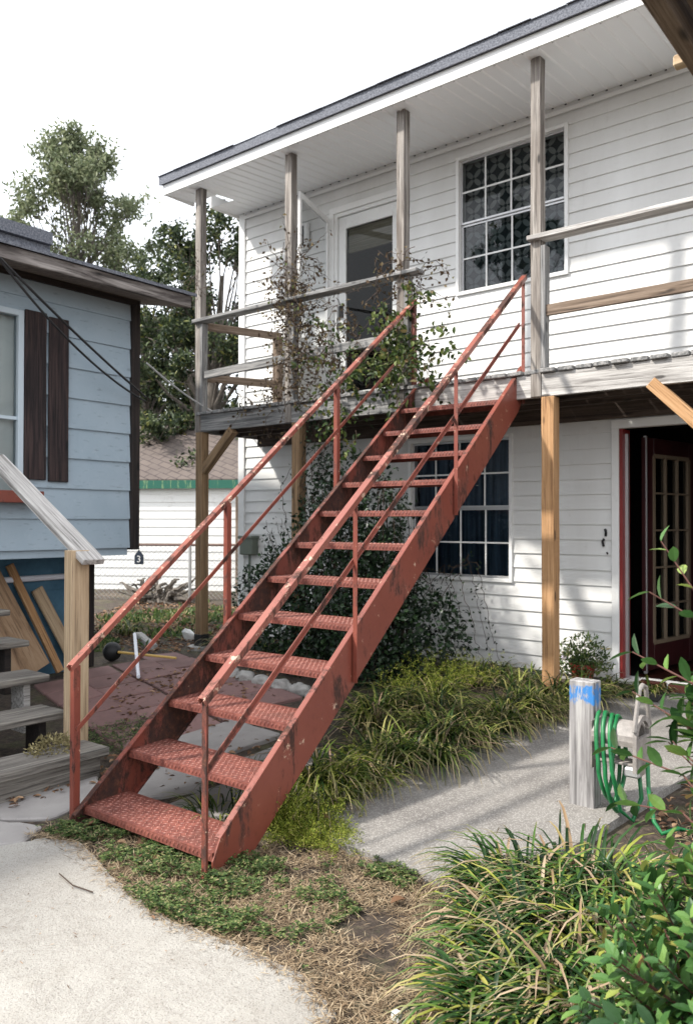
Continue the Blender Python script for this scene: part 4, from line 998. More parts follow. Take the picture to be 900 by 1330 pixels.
for o0, z0_, o1, z1_ in ((-e, zz, GW / 2, 3.80), (GW + e, zz, GW / 2, 3.80)):
    a, b, c, d = SP(-.3, o0, z0_), SP(SLn + .3, o0, z0_), SP(SLn + .3, o1, z1_), SP(-.3, o1, z1_)
    mb.poly([a, b, c, d]); mb.poly([(p[0], p[1], p[2] + .06) for p in (a, b, c, d)]); mb.poly([a, b, (b[0], b[1], b[2] + .06), (a[0], a[1], a[2] + .06)]); mb.poly([b, c, (c[0], c[1], c[2] + .06), (b[0], b[1], b[2] + .06)])
mb.build('roof', 'shingle', SH)
mb = MB(); mb.bar(SP(-.3, -e - .01, zz - .05), SP(SLn + .3, -e - .01, zz - .05), .03, .17); mb.build('fascia', 'green_peel', SH)
mb = MB(); mb.bar(SP(SLn + .32, -e, zz - .06), SP(SLn + .32, GW / 2, 3.72), .03, .16); mb.build('rake_board', 'green', SH)
mb = MB()
for a, b in ((1.15, 1.25), (1.85, 1.95)):
    mb.prism([SP(a, -.02, 0)[:2], SP(b, -.02, 0)[:2], SP(b, .05, 0)[:2], SP(a, .05, 0)[:2]], .5, 1.2)
sw = mb.build('window', mat('grey_window_frame', (.20, .20, .18), .7), SH); mb = MB(); mb.poly([SP(1.25, .04, .55), SP(1.85, .04, .55), SP(1.85, .04, 1.15), SP(1.25, .04, 1.15)]); mb.build('window_pane', mat('dusty_pane', (.16, .17, .17), .3), sw)
# picket section right of shed
PF = empty('plank_fence', (-11.6, 11.5, 0), 'grey brown vertical plank fence between the shed and the white house', 'fence')
mb = MB()
for k in range(34):
    p = Vector((-12.0, 11.35)).lerp(Vector((-8.2, 13.6)), k / 34); board('fence_plank', (p.x, p.y, -.05), (p.x, p.y, 1.95 + random.uniform(-.03, .03)), .12, .02, 'fencewood' if 'fencewood' in M else 'wood_brown', PF, up=(.5, -.86, 0), bev=0)
# chain link
CF = empty('chain_link_fence', (-12, 9.6, 0), 'low chain link fence with a rusty top rail in front of the white shed', 'fence')
ca, cb = Vector((-16.0, 6.2, 0)), Vector((-9.0, 11.2, 0)); cd = (cb - ca); CL = cd.length; cd.normalize()
mb = MB(); mb.tube([ca + Vector((0, 0, 1.0)), cb + Vector((0, 0, 1.0))], .022, 6); mb.build('top_rail', 'fence_rail', CF)
for k in range(4):
    q = MB(); p = ca + cd * (CL * k / 3); q.tube([p, p + Vector((0, 0, 1.05))], .028, 8); q.build('fence_post', 'steel', CF)
mb = MB(); stp = .085; hh = .97; n = int(CL / stp)
for k in range(-12, n):
    for sgn in (1, -1):
        s0 = k * stp if sgn > 0 else k * stp + hh; s1 = s0 + sgn * hh
        if min(s0, s1) < 0 or max(s0, s1) > CL: continue
        mb.tube([ca + cd * s0 + Vector((0, 0, .02)), ca + cd * s1 + Vector((0, 0, .99))], .0028, 3, cap=False)
mb.build('wire_mesh', 'steel', CF)
# hanging house shaped plaque with a 3
hp = ca + cd * (CL * .56); hp.z = .78
q = MB(); fw = cd; up = Vector((0, 0, 1)); nrm = Vector((cd.y, -cd.x, 0))
prof = [(-.08, -.13), (.08, -.13), (.08, .03), (0, .13), (-.08, .03)]
a = [hp + nrm * .05 + fw * x + up * z for x, z in prof]; b = [p - nrm * .03 for p in a]; q.poly(a); q.poly(b[::-1])
for k in range(5): q.poly([a[k], b[k], b[(k + 1) % 5], a[(k + 1) % 5]])
pq = q.build('house_plaque', mat('dark_plaque', (.02, .03, .05), .5), loc=tuple(hp)); tag(pq, 'tiny dark house shaped plaque with a white 3 hanging on the chain link fence', 'plaque')
cu = bpy.data.curves.new('numeral', 'FONT'); cu.body = '3'; cu.size = .17; cu.align_x = 'CENTER'; cu.align_y = 'CENTER'; cu.extrude = .002
to = bpy.data.objects.new('numeral_tmp', cu); COL.objects.link(to)
bpy.context.view_layer.update()
me = bpy.data.meshes.new_from_object(to.evaluated_get(bpy.context.evaluated_depsgraph_get())); bpy.data.objects.remove(to)
me.materials.clear(); me.materials.append(M['white']); no = bpy.data.objects.new('numeral', me); link(no, pq)
no.location = nrm * .055 + Vector((0, 0, -.04)); no.rotation_euler = (R(90), 0, math.atan2(cd.y, cd.x))

# root heap
mb = MB(); c = Vector((-11.4, 9.0, 0))
for k in range(60):
    a = random.uniform(0, 2 * math.pi); r_ = random.uniform(.1, .75); P = []
    p = c + Vector((math.cos(a) * r_ * 1.0, math.sin(a) * r_ * .5, random.uniform(.0, .25))); d = rv(); d.z *= .5
    for j in range(5): P.append(p.copy()); p += d * .13; d = (d + rv() * .5).normalized(); p.z = max(.0, min(p.z, .40))
    mb.tube(P, random.uniform(.02, .06), 5, r2=.012)
tag(mb.build('root_heap', 'bark', loc=tuple(c)), 'heap of dug up brown roots in front of the chain link fence', 'root heap')

# ------------------------------------------------------------------ trees
def tree(name, base, h, crown, leafm, n_leaf, ls, label, trunk_r=.16, lean=(0, 0), seed=1, clumps=40, cr=.5, group='trees behind the houses', extra=None, droop=0):
    random.seed(seed)
    T = empty(name, base, label, 'tree', group); base = Vector(base)
    tb = MB(); top = base + Vector((lean[0], lean[1], h * .86)); P = []
    for k in range(9):
        t = k / 8; p = base.lerp(top, t) + Vector((noise.noise(Vector((t * 3, seed, 0))), noise.noise(Vector((t * 3, 0, seed))), 0)) * .35 * t; P.append(p)
    tb.tube(P, trunk_r, 8, r2=trunk_r * .15)
    cl = []
    for k in range(clumps):
        # crown(t) -> radius at relative height
        t = random.random(); z = crown[0] + (crown[1] - crown[0]) * t; rad = crown[2](t) * math.sqrt(random.uniform(.08, 1)); a = random.uniform(0, 2 * math.pi)
        tt = min(1, max(0, (z - base.z) / (h * .86))); ax = base.lerp(top, tt)
        c = Vector((ax.x + rad * math.cos(a), ax.y + rad * math.sin(a), z)); cl.append(c)
        j = max(0.12, tt - random.uniform(.12, .3)); k0 = min(8, int(j * 8)); s = P[k0]
        m_ = s.lerp(c, .5) + Vector((random.uniform(-.2, .2), random.uniform(-.2, .2), .15 - droop)); r0 = trunk_r * (1 - j) * .38 + .012
        tb.tube([s, s.lerp(m_, .5) + rv() * .08, m_, m_.lerp(c, .5) + rv() * .1, c], r0, 5, r2=.008)
        for q in range(4):
            e_ = c + rv() * cr * .8; tb.tube([m_.lerp(c, .6), (m_ + e_) / 2 + (c - m_) * .3, e_], .014, 3, r2=.004, cap=False)
    tb.build('trunk', 'bark', T, smooth=True)
    lb = MB(); per = n_leaf // clumps
    for c in cl:
        sc = random.uniform(.55, 1.15)
        subs = [c + rv() * cr * sc * random.uniform(.2, .95) for _ in range(9)]
        for q in range(per):
            s = random.choice(subs); p = s + Vector((random.gauss(0, 1), random.gauss(0, 1), random.gauss(0, .8))) * cr * .20 * sc
            leaf(lb, p, rv() + Vector((0, 0, -.1)), rv() + Vector((0, 0, .8)), ls * random.uniform(.6, 1.2), ls * .42, segs=1)
    lb.build('crown', leafm, T)
    return T
def bearing(px, dist):  # spot on the ground at a bearing given as degrees left of +Y
    return (-math.sin(R(px)) * dist, math.cos(R(px)) * dist, 0)
deg = lambda px: 39 + math.degrees(math.atan((450 - px) / 1050))
tree('tall_tree', bearing(deg(102), 25), 13.1, (4.0, 12.7, lambda t: 2.75 * (math.sin(math.pi * min(1, .30 + t * .67)) ** .8)), 'leaf_tall', 36000, .17, 'tall airy grey green tree rising above the roof of the blue house', .17, seed=3, clumps=160, cr=.60)
tree('live_oak', bearing(deg(258), 20), 8.6, (1.8, 8.4, lambda t: 2.7 * (1 - t * .45)), 'leaf_oak', 36000, .15, 'dark twisted oak filling the gap between the blue and the white house', .3, lean=(.5, .3), seed=12, clumps=110, cr=.55)
tree('dense_tree', bearing(deg(188), 23), 8.6, (1.5, 8.4, lambda t: 2.3 * (1 - t * .3)), 'leaf_oak', 28000, .15, 'dark bushy tree directly behind the corner of the blue house', .2, seed=21, clumps=45, cr=.65)
tree('yellow_shrub', bearing(deg(235), 19.5), 3.5, (2.2, 3.6, lambda t: 1.1), 'leaf_yellow', 2600, .13, 'yellow green leafy tree top just above the shed roof', .07, seed=31, clumps=16, cr=.4)
# trees across the yard, mirrored in the window panes
tree('yard_tree', (-10.8, -8.6, -.17), 10.5, (4.5, 10.5, lambda t: 3.0 * math.sin(math.pi * min(1, .2 + t * .7))), 'leaf_oak', 7000, .22, 'bare branched tree across the yard mirrored in the upper window', .28, seed=44, clumps=34, cr=.6)
tree('yard_tree', (-3.5, -12.5, -.17), 9.0, (3.0, 9.0, lambda t: 3.2 * math.sin(math.pi * min(1, .2 + t * .7))), 'leaf_oak', 7000, .22, 'leafy tree across the yard behind the viewer', .28, seed=47, clumps=34, cr=.7)
random.seed(99)

# ------------------------------------------------------------------ bush behind the stairs
def blob_leaves(mb, shapes, n, ls, wr=.5, segs=1, up=.4):
    tot = sum(s[1][0] * s[1][1] * s[1][2] for s in shapes)
    for c, r in shapes:
        for k in range(int(n * r[0] * r[1] * r[2] / tot)):
            d = rv(); q = random.uniform(.45, 1) ** .5; lump = 1 + .28 * noise.noise(d * 2.3 + Vector(c)) + .2 * noise.noise(d * 6 + Vector(c))
            p = Vector(c) + Vector((d.x * r[0], d.y * r[1], d.z * r[2])) * q * lump
            if p.z < gz(p.x, p.y): continue
            leaf(mb, p, d * .6 + rv(), d + rv() * .5 + Vector((0, 0, up)), ls * random.uniform(.6, 1.25), ls * wr, segs=segs)
BS = empty('evergreen_bush', (-4.6, 5.75, 0), 'large dark glossy evergreen bush growing under and behind the red stairs', 'bush')
mb = MB()
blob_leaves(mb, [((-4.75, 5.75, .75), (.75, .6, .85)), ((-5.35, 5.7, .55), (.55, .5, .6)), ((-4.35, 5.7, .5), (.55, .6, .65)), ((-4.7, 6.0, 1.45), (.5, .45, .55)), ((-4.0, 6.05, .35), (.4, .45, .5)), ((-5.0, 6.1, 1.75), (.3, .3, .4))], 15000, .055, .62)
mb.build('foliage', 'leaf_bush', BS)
mb = MB()
for k in range(60):
    p = Vector((random.uniform(-5.3, -4.2), random.uniform(5.6, 6.2), 0)); q = p + Vector((random.uniform(-.4, .4), random.uniform(-.3, .3), random.uniform(.8, 1.9))); mb.tube([p, (p + q) / 2 + rv() * .12, q], .009, 4, r2=.003, cap=False)
mb.build('stems', 'stem', BS)
# straggling vine shoots
def vine(name, paths, leafm, per_m, ls, label, stemr=.004, sm='stem', cat='vine', loc=None, jit=.05, thin=.6):
    V = empty(name, loc or paths[0][0], label, cat); sb_ = MB(); lb = MB()
    for P in paths:
        P = [Vector(p) for p in P]; fine = []
        for a, b in zip(P[:-1], P[1:]):
            n = max(2, int((b - a).length / .05))
            for k in range(n): fine.append(a.lerp(b, k / n) + rv() * jit * .35)
        fine.append(P[-1]); sb_.tube(fine, stemr, 4, r2=stemr * .5, cap=False)
        for p in fine:
            for k in range(max(1, int(per_m * .05 + random.random()))):
                q = p + rv() * jit; leaf(lb, q, rv() + Vector((0, 0, -.35)), rv() + Vector((0, -.6, .5)), ls * random.uniform(.5, 1.2), ls * .5, segs=2 if ls > .05 else 1)
    sb_.build('stems', sm, V); lb.build('leaves', leafm, V); return V
paths = []
for k in range(9):
    x = random.uniform(-4.3, -3.75); y = random.uniform(6.2, 6.8); paths.append([(x - .3, y - .1, .5 + random.random() * .5), (x - .05, y, .8 + random.random() * .3), (x + .1, y, .45), (x + .25, y - .05, .08)])
vine('trailing_shoots', paths, 'leaf_bush', 16, .045, 'loose trailing shoots arching down from the bush beside the lower window')
paths = []
for k in range(14):
    x0_ = random.uniform(-5.55, -4.9); paths.append([(x0_, 6.0, .8), (x0_ + random.uniform(-.25, .1), 5.95, 1.5 + random.random() * .3), (x0_ + random.uniform(-.2, .15), 5.98, 2.1), (x0_ + random.uniform(-.1, .3), 5.95, 2.5)])
for k in range(7):
    x0_ = -6.15 + random.random() * .3; paths.append([(-5.5, 5.8, .6), (x0_ + .4, 5.9, .9), (x0_ + random.uniform(-.1, .2), 6.0, 1.25 + random.random() * .25)])
vine('climbing_vine', paths, 'leaf_bush', 26, .05, 'dark green climber rising from the bush past the second lower post')
# dead vine on rail and post
def tangle(name, boxes, n, leafm, ls, label, per, stemr=.003):
    V = empty(name, (boxes[0][0], boxes[0][2], boxes[0][4]), label, 'vine'); sb_ = MB(); lb = MB()
    wts = [b[6] for b in boxes]
    for k in range(n):
        b = random.choices(boxes, wts)[0]; p = Vector((random.uniform(b[0], b[1]), random.uniform(b[2], b[3]), random.uniform(b[4], b[5]))); d = rv(); P = []
        for j in range(9):
            P.append(p.copy()); d = (d + rv() * .75 + Vector((0, 0, -.12))).normalized(); p = p + d * .05
            for q in range(per if random.random() < .8 else 0): leaf(lb, p + rv() * .03, rv() + Vector((0, 0, -.5)), rv() + Vector((0, -.8, .3)), ls * random.uniform(.5, 1.2), ls * .55, fold=.3, segs=2 if ls > .05 else 1)
        sb_.tube(P, stemr, 3, r2=.0015, cap=False)
    sb_.build('stems', 'stem', V); lb.build('leaves', leafm, V); return V
tangle('dead_vine', [(-5.66, -5.45, 5.88, 6.08, 2.6, 4.25, 5), (-5.66, -5.35, 5.86, 6.1, 3.4, 4.1, 5), (-5.5, -4.7, 5.9, 6.05, 2.95, 3.2, 4), (-5.45, -4.95, 5.9, 6.05, 2.6, 3.6, 4), (-4.45, -4.0, 5.88, 6.05, 3.45, 3.85, 2), (-6.2, -5.6, 5.9, 6.05, 2.55, 2.75, 1.2)], 300, 'leaf_dead', .050, 'brown dead vine tangled round the second upper post and its rail', 1, stemr=.0045)
tangle('dead_vine', [(-7.02, -6.9, 5.92, 6.0, 3.9, 4.35, 1)], 16, 'leaf_dead', .03, 'small wisp of dead vine clinging to the corner upper post', 1)
tangle('green_vine', [(-4.75, -4.05, 5.7, 5.95, 2.65, 3.25, 6), (-4.2, -3.75, 5.6, 5.85, 2.9, 3.35, 4), (-5.1, -4.5, 5.75, 5.95, 2.5, 3.2, 3), (-3.9, -3.72, 5.6, 5.8, 2.7, 2.95, .8), (-5.0, -4.6, 5.8, 5.95, 2.2, 2.6, 1.5)], 92, 'leaf_vine', .062, 'fresh green vine draped over the top of the left red handrail', 2)

# ------------------------------------------------------------------ grass clumps
def blade(mb, p, a, L, W, arch, segs=6):
    d = Vector((math.cos(a), math.sin(a), 0)); s = Vector((-math.sin(a), math.cos(a), 0)); i = len(mb.v); q = p.copy(); th = random.uniform(1.05, 1.5); st = L / segs
    for k in range(segs + 1):
        t = k / segs; wd = W * (1 - t ** 2.6) * (.55 + .9 * min(t * 3, .5)) + .0006
        g = gz(q.x, q.y) + .006
        if q.z < g: q.z = g
        mb.v += [tuple(q - s * wd / 2), tuple(q + Vector((0, 0, -wd * .25))), tuple(q + s * wd / 2)]; mb.a += [t] * 3
        th -= arch / segs * (0.55 + t); q = q + (d * math.cos(th) + Vector((0, 0, 1)) * math.sin(th)) * st
    for k in range(segs):
        j = i + k * 3; mb.f += [(j, j + 3, j + 4, j + 1), (j + 1, j + 4, j + 5, j + 2)]
def clump(c, r, n, L, W=.008, arch=(1.6, 2.9), m='liriope', name='grass_clump', label='', group=None, bias=None):
    mb = MB(); cc = gp(c[0], c[1])
    for k in range(n):
        a0 = random.uniform(0, 2 * math.pi); rr = r * math.sqrt(random.random()); p = gp(c[0] + rr * math.cos(a0), c[1] + rr * math.sin(a0))
        a = a0 + random.gauss(0, .7)
        if bias is not None and random.random() < .45: a = bias + random.gauss(0, .8)
        blade(mb, p, a, L * random.uniform(.55, 1.15), W * random.uniform(.7, 1.2), random.uniform(*arch))
    o = mb.build(name, m, loc=tuple(cc), attr=True, smooth=True); tag(o, label, 'ornamental grass', group); return o
G = 'grass clumps in the near corner'
to_cam = math.atan2(-1, .3)
clump((-1.52, 2.98), .14, 300, .46, .0150, label='variegated strap leaf grass clump nearest the corner of the concrete walk', group=G, bias=-2.4)
clump((-1.30, 3.18), .18, 320, .50, .0150, label='strap leaf grass clump at the foot of the post with blue paint', group=G, bias=-1.6)
clump((-1.27, 2.70), .20, 520, .47, .0150, label='big arching strap leaf grass clump in the middle of the near corner mass', group=G, bias=-2.4)
clump((-1.02, 2.90), .20, 320, .50, .0150, label='strap leaf grass clump half behind the broad leaved shrub', group=G, bias=-1.8)
clump((-1.12, 2.28), .18, 480, .45, .0150, label='strap leaf grass clump along the bottom edge beside the dry lawn', group=G, bias=-2.2)
clump((-.92, 2.45), .20, 300, .46, .0150, label='strap leaf grass clump at the bottom right below the broad leaved shrub', group=G, bias=-1.8)
clump((-1.36, 2.02), .04, 60, .20, .008, label='small sprawling grass tuft by the corner of the concrete pad', group=G)
# border beside the stairs
G2 = 'grass border between the stairs and the walk'
bord = []
for k in range(26):
    t = k / 25
    x = -2.89 + .44 * t * 1.0 + random.uniform(-.14, .14); y = 3.35 + 2.75 * t + random.uniform(-.1, .1); bord.append((x - .05, y, random.uniform(.38, .54)))
for k in range(14): bord.append((random.uniform(-3.6, -3.0), random.uniform(4.4, 6.2), .44))
for k in range(8): bord.append((-3.6 + k * .20, random.uniform(6.3, 6.65), .30))
mb = MB()
for x, y, L in bord:
    for k in range(95):
        a0 = random.uniform(0, 2 * math.pi); rr = .07 * math.sqrt(random.random()); a = a0 + random.gauss(0, .5)
        if random.random() < .3: a = -.6 + random.gauss(0, .6)
        blade(mb, gp(x + rr * math.cos(a0), y + rr * math.sin(a0)), a, L * random.uniform(.5, 1.15), .013 * random.uniform(.7, 1.2), random.uniform(1.5, 2.9), 5)
tag(mb.build('grass_border', 'liriope_dark', attr=True, smooth=True), 'band of arching strap leaf grass between the red stairs and the concrete walk', 'ground cover', kind='stuff')
for (x, y, s), lb in (((-8.5, 6.15, 1), 'round dark strap leaf clump in the back yard left of the corner post'), ((-6.45, 5.95, 1), 'strap leaf clump just right of the corner porch post'), ((-6.0, 6.15, .8), 'strap leaf clump below the grey meter box'),):
    clump((x, y), .12, 160, .38 * s, .012, m='liriope_dark', label=lb, group='strap leaf clumps in the back yard')
clump((-3.25, 2.95), .15, 110, .26, .008, m='liriope_dark', label='tuft of grass showing between the first and second red treads', group='strap leaf clumps in the back yard')
clump((-3.55, 3.35), .15, 80, .22, .008, m='liriope_dark', label='pale grass tuft showing between the second and third red treads', group='strap leaf clumps in the back yard')
# feathery ground cover
mb = MB()
def sprig(p, L, d, ls=.012):
    P = [p]
    for j in range(6):
        d = (d + rv() * .25 + Vector((0, 0, -.12))).normalized(); q = P[-1] + d * L / 6; q.z = max(q.z, gz(q.x, q.y) + .01); P.append(q)
        for k in range(7): leaf(mb, q + rv() * .012, d + rv(), rv(), ls * random.uniform(.7, 1.5), ls * .28, segs=1)
for k in range(620):
    t = random.random(); x = -2.80 - .16 * t + random.gauss(0, .09); y = 2.98 + 1.05 * t ** 1.3 + random.gauss(0, .08)
    p = gp(x, y); d = Vector((random.uniform(-.6, .9), random.uniform(-.9, .3), 1.2)).normalized(); sprig(p, random.uniform(.10, .26), d, .017)
for k in range(220):
    p = gp(-2.62 + random.gauss(0, .10), 3.05 + random.gauss(0, .06), .04); sprig(p, .09, Vector((random.uniform(-.8, 1), random.uniform(-1, .2), .35)).normalized(), .013)
for k in range(170):
    p = gp(random.uniform(-3.75, -3.2), random.uniform(5.0, 6.0), .10); sprig(p, random.uniform(.15, .32), Vector((random.uniform(-.6, .6), random.uniform(-.9, .3), 1.)).normalized(), .017)
tag(mb.build('feathery_ground_cover', 'fern'), 'yellow green feathery weeds spilling over the corner of the concrete walk', 'ground cover', kind='stuff')

# clover weeds at the foot of the stairs
def in_poly(x, y, P):
    c = False; j = len(P) - 1
    for i in range(len(P)):
        if (P[i][1] > y) != (P[j][1] > y) and x < (P[j][0] - P[i][0]) * (y - P[i][1]) / (P[j][1] - P[i][1]) + P[i][0]: c = not c
        j = i
    return c
def scatter(P, n, fn, dens=None):
    x0 = min(p[0] for p in P); x1 = max(p[0] for p in P); y0 = min(p[1] for p in P); y1 = max(p[1] for p in P); k = 0; tries = 0
    while k < n and tries < n * 12:
        tries += 1; x = random.uniform(x0, x1); y = random.uniform(y0, y1)
        if in_poly(x, y, P) and (dens is None or random.random() < dens(x, y)): fn(x, y); k += 1
mb = MB()
def clover(x, y):
    h = random.uniform(.012, .05) * (1 + .9 * noise.noise(Vector((x * 9, y * 9, 1)))); p = gp(x, y, h); a = random.uniform(0, 6.28)
    for j in range(3):
        aa = a + j * 2.09; leaf(mb, p, Vector((math.cos(aa), math.sin(aa), random.uniform(-.2, .4))), Vector((0, 0, 1)), random.uniform(.010, .019), .013, segs=1)
    if random.random() < .3: leaf(mb, p, rv() + Vector((0, 0, .8)), rv(), .025, .006, segs=1)
WP = [(-3.80, 2.18), (-3.45, 2.30), (-3.05, 2.12), (-2.62, 2.03), (-2.25, 2.12), (-2.30, 2.42), (-2.55, 2.72), (-2.95, 2.62), (-3.35, 2.52), (-3.78, 2.42)]
nd = lambda x, y: 1 if noise.noise(Vector((x * 4, y * 4, 3))) > -.05 else .12
scatter(WP, 3400, clover, nd)
scatter([(-2.3, 2.1), (-1.9, 2.1), (-2.1, 2.9), (-2.6, 2.9)], 420, clover, lambda x, y: 1 if noise.noise(Vector((x * 6, y * 6, 9))) > .22 else .03)
scatter([(-2.2, 2.85), (-1.95, 2.85), (-2.0, 2.98), (-2.25, 3.0)], 260, clover)
scatter([(-5.3, 3.4), (-4.75, 3.05), (-4.4, 3.5), (-5.0, 4.0)], 1100, clover)
scatter([(-9.5, 5.2), (-7.4, 5.0), (-7.6, 8), (-11, 9.5)], 1800, lambda x, y: leaf(mb, gp(x, y, .02), rv() + Vector((0, 0, .6)), rv(), .10, .03, segs=1), lambda x, y: 1 if noise.noise(Vector((x * 1.2, y * 1.2, 0))) > .1 else .05)
tag(mb.build('clover', 'weed'), 'low green clover and weeds round the foot of the red stairs', 'weeds', kind='stuff')
# dry grass
mb = MB()
DG = [(-3.2, 2.2), (-2.57, 2.03), (-2.14, 2.08), (-1.87, 2.08), (-1.62, 1.95), (-1.45, 1.5), (-1.1, 1.5), (-1.2, 2.4), (-1.6, 2.95), (-2.0, 2.98), (-2.7, 3.02), (-2.85, 2.7)]
def straw(x, y):
    p = gp(x, y, random.uniform(.004, .022)); a = random.uniform(0, 6.28); L = random.uniform(.02, .075); d = Vector((math.cos(a), math.sin(a), random.uniform(-.05, .45)))
    leaf(mb, p, d, Vector((0, 0, 1)), L, random.uniform(.0022, .0045), segs=1)
bare = lambda x, y: .05 if (Vector((x + 1.95, (y - 2.52))).length < .13 or Vector((x + 1.75, y - 2.35)).length < .09) else (1 if noise.noise(Vector((x * 5, y * 5, 0))) > -.25 else .4)
scatter(DG, 19000, straw, bare)
scatter(WP, 3500, straw)
PE = [(-3.78, 2.17), (-3.50, 2.25), (-3.00, 2.11), (-2.57, 2.04), (-2.14, 2.09), (-1.87, 2.08), (-1.66, 1.98), (-1.56, 1.62), (-1.4, 1.3)]
for _ in range(1500):
    q_ = random.randrange(len(PE) - 1); t_ = random.random(); x_ = PE[q_][0] + (PE[q_ + 1][0] - PE[q_][0]) * t_; y_ = PE[q_][1] + (PE[q_ + 1][1] - PE[q_][1]) * t_; o_ = abs(random.gauss(0, .03)) - .015
    a = random.uniform(0, 6.28); leaf(mb, gp(x_ - o_ * .4, y_ - o_, .026 + random.uniform(0, .006)), Vector((math.cos(a), math.sin(a), random.uniform(-.08, .25))), Vector((0, 0, 1)), random.uniform(.015, .06), .0035, segs=1)
scatter([(-1.35, 3.5), (-.6, 3.4), (.2, 5.5), (-1.0, 5.6)], 3000, straw)
scatter([(-3.9, 2.2), (-3.1, 2.1), (-3.1, 2.5), (-3.8, 2.5)], 900, straw)
tag(mb.build('dry_grass', 'straw'), 'dry straw coloured lawn between the concrete pad and the walk', 'grass', kind='stuff')
mb = MB()
def fallen(x, y, s=1):
    leaf(mb, gp(x, y, random.uniform(.012, .03)), Vector((random.uniform(-1, 1), random.uniform(-1, 1), random.uniform(-.1, .25))), Vector((random.uniform(-.4, .4), random.uniform(-.4, .4), 1)), random.uniform(.03, .06) * s, .028 * s, fold=.3)
scatter([(-1.4, 4.1), (-.6, 3.6), (.3, 5.6), (-1.2, 5.8)], 900, fallen)
scatter([(-3.75, 2.3), (-3.0, 2.3), (-3.0, 2.7), (-3.75, 2.7)], 30, lambda x, y: fallen(x, y, 1.5))
scatter([(-4.4, 2.3), (-4.2, 2.3), (-4.25, 3.3), (-4.4, 3.2)], 60, fallen)
scatter([(-9.5, 5.6), (-7.1, 5.3), (-6.2, 6.8), (-8, 9.5), (-12, 9)], 3200, lambda x, y: fallen(x, y, 1.3))
scatter([(-6.6, 4.6), (-5, 3.5), (-4, 4.2), (-5.5, 5.6)], 500, fallen)
scatter([(-4.6, 3.0), (-3.7, 2.9), (-3.6, 4.0), (-4.6, 4.0)], 160, fallen)
PADP = [(-3.7, 1.9), (-3.5, 2.2), (-3.0, 2.08), (-2.2, 2.05), (-1.8, 2.0), (-1.7, 1.5), (-3.2, 1.5)]
scatter(PADP, 45, lambda x, y: leaf(mb, gp(x, y, .026), Vector((random.uniform(-1, 1), random.uniform(-1, 1), .05)), Vector((0, 0, 1)), random.uniform(.006, .03), .004, segs=1))
tag(mb.build('leaf_litter', 'litter'), 'brown fallen leaves scattered over the yard and beds', 'leaf litter', kind='stuff')
# a few separate leaves and scraps
for (x, y, s, a), lb in (((-1.95, 2.70, .075, 1.2), 'single curled brown leaf on the dry lawn near the walk'), ((-2.70, 3.12, .07, .3), 'red brown dead leaf on the near corner of the walk'), ((-2.62, 2.01, .03, 0), 'tiny curled dark leaf on the concrete pad')):
    q = MB(); leaf(q, gp(x, y, .03 if s > .05 else .03), Vector((math.cos(a), math.sin(a), .15)), Vector((0, 0, 1)), s, s * .55, fold=.35); o = q.build('fallen_leaf', 'litter', loc=tuple(gp(x, y))); tag(o, lb, 'leaf')
    if 'walk' in lb and 'lawn' not in lb: o.location.z += .045
mb = MB(); q = gp(-1.48, 2.08, .03); mb.box((q.x - .015, q.y - .01, q.z), (q.x + .015, q.y + .012, q.z + .03)); tag(mb.build('paper_scrap', 'white', bev=.003), 'tiny white paper scrap in the grass tuft by the concrete pad', 'litter')
mb = MB(); mb.tube([gp(-3.25, 2.0, .03), gp(-3.1, 1.97, .032), gp(-2.98, 1.99, .03)], .003, 5); tag(mb.build('twig', 'stem'), 'thin dark twig lying on the concrete pad', 'twig')

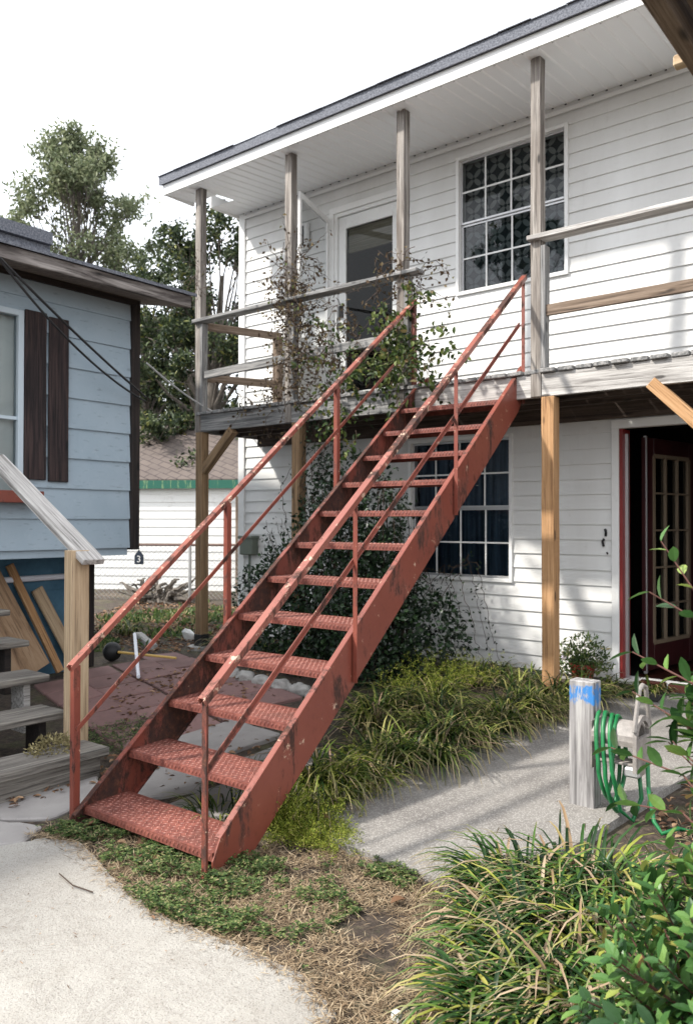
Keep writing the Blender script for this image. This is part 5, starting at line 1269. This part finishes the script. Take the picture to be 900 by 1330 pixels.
# ------------------------------------------------------------------ near broad leaved shrub
SB = empty('broad_leaved_shrub', (-.42, 1.98, -.17), 'broad leaved green shrub in the near right corner with long leafy shoots', 'shrub')
lb = MB(); sb_ = MB()
def shoot(P, n, ls=.062):
    P = [Vector(p) for p in P]; fine = []
    for a, b in zip(P[:-1], P[1:]):
        for k in range(5): fine.append(a.lerp(b, k / 5))
    fine.append(P[-1]); sb_.tube(fine, .0045, 5, r2=.0018, cap=False); m_ = len(fine)
    for k in range(n):
        t = 1 - (k / n) ** 1.15 * .75; i = min(m_ - 2, int(t * (m_ - 1))); p = fine[i].lerp(fine[i + 1], t * (m_ - 1) - i) if t < 1 else fine[-1]
        d = (fine[min(i + 1, m_ - 1)] - fine[max(0, i - 1)]).normalized(); a = k * 2.4; u = d.orthogonal().normalized(); v = d.cross(u); s = u * math.cos(a) + v * math.sin(a)
        dirn = d * random.uniform(.5, .9) + s * random.uniform(.6, 1) + Vector((0, 0, .12)); leaf(lb, p, dirn, d * .8 - s * .3 + Vector((0, 0, .7)), ls * random.uniform(.7, 1.15), ls * random.uniform(.40, .52), fold=.12)
shoot([(-.42, 2.05, .5), (-.46, 2.1, .9), (-.58, 2.2, 1.18), (-.705, 2.2, 1.37)], 12, .060)
shoot([(-.40, 2.05, .6), (-.45, 2.1, 1.0), (-.58, 2.2, 1.15), (-.73, 2.18, 1.235)], 8, .062)
shoot([(-.35, 2.0, .5), (-.45, 2.1, .9), (-.62, 2.2, 1.0), (-.80, 2.25, 1.06)], 13, .065)
shoot([(-.35, 2.0, .4), (-.45, 2.1, .75), (-.62, 2.2, .88), (-.80, 2.25, .95)], 15, .065)
shoot([(-.35, 2.0, .3), (-.5, 2.1, .66), (-.65, 2.2, .76), (-.88, 2.3, .77)], 16, .065)
shoot([(-.35, 2.0, .3), (-.5, 2.1, .60), (-.65, 2.2, .66), (-.85, 2.3, .62)], 16, .065)
random.seed(5)
for k in range(170):
    a = random.uniform(0, 6.28); r_ = random.random() ** .6; ex = math.cos(a) * .44 * r_; ey = math.sin(a) * .50 * r_
    h = .36 + random.uniform(.0, .52) * math.sqrt(max(0, 1 - (r_ * .85) ** 2)) + max(-.15, ex) * .7
    st = Vector((-.38 + random.uniform(-.12, .12), 2.05 + random.uniform(-.12, .12), -.14)); tip = Vector((-.41 + ex, 2.05 + ey, h - .10 * r_))
    mid = st.lerp(tip, .55) + Vector((0, 0, .10)); shoot([st, mid, tip], random.randint(24, 34), random.uniform(.045, .066))
for k in range(105):
    u_ = random.uniform(0, 1); st = Vector((-.30, 2.05, .4)); tip = Vector((-.66 + .30 * u_ + random.uniform(-.05, .05), 2.2 + .12 * random.random(), .72 + .30 * random.random() + .12 * u_)); shoot([st, st.lerp(tip, .5) + Vector((0, 0, .1)), tip], random.randint(14, 20), .070)
sb_.build('stems', 'stem_red', SB); lb.build('foliage', 'leaf_shrub', SB, smooth=False)
print('objects', len(bpy.data.objects))
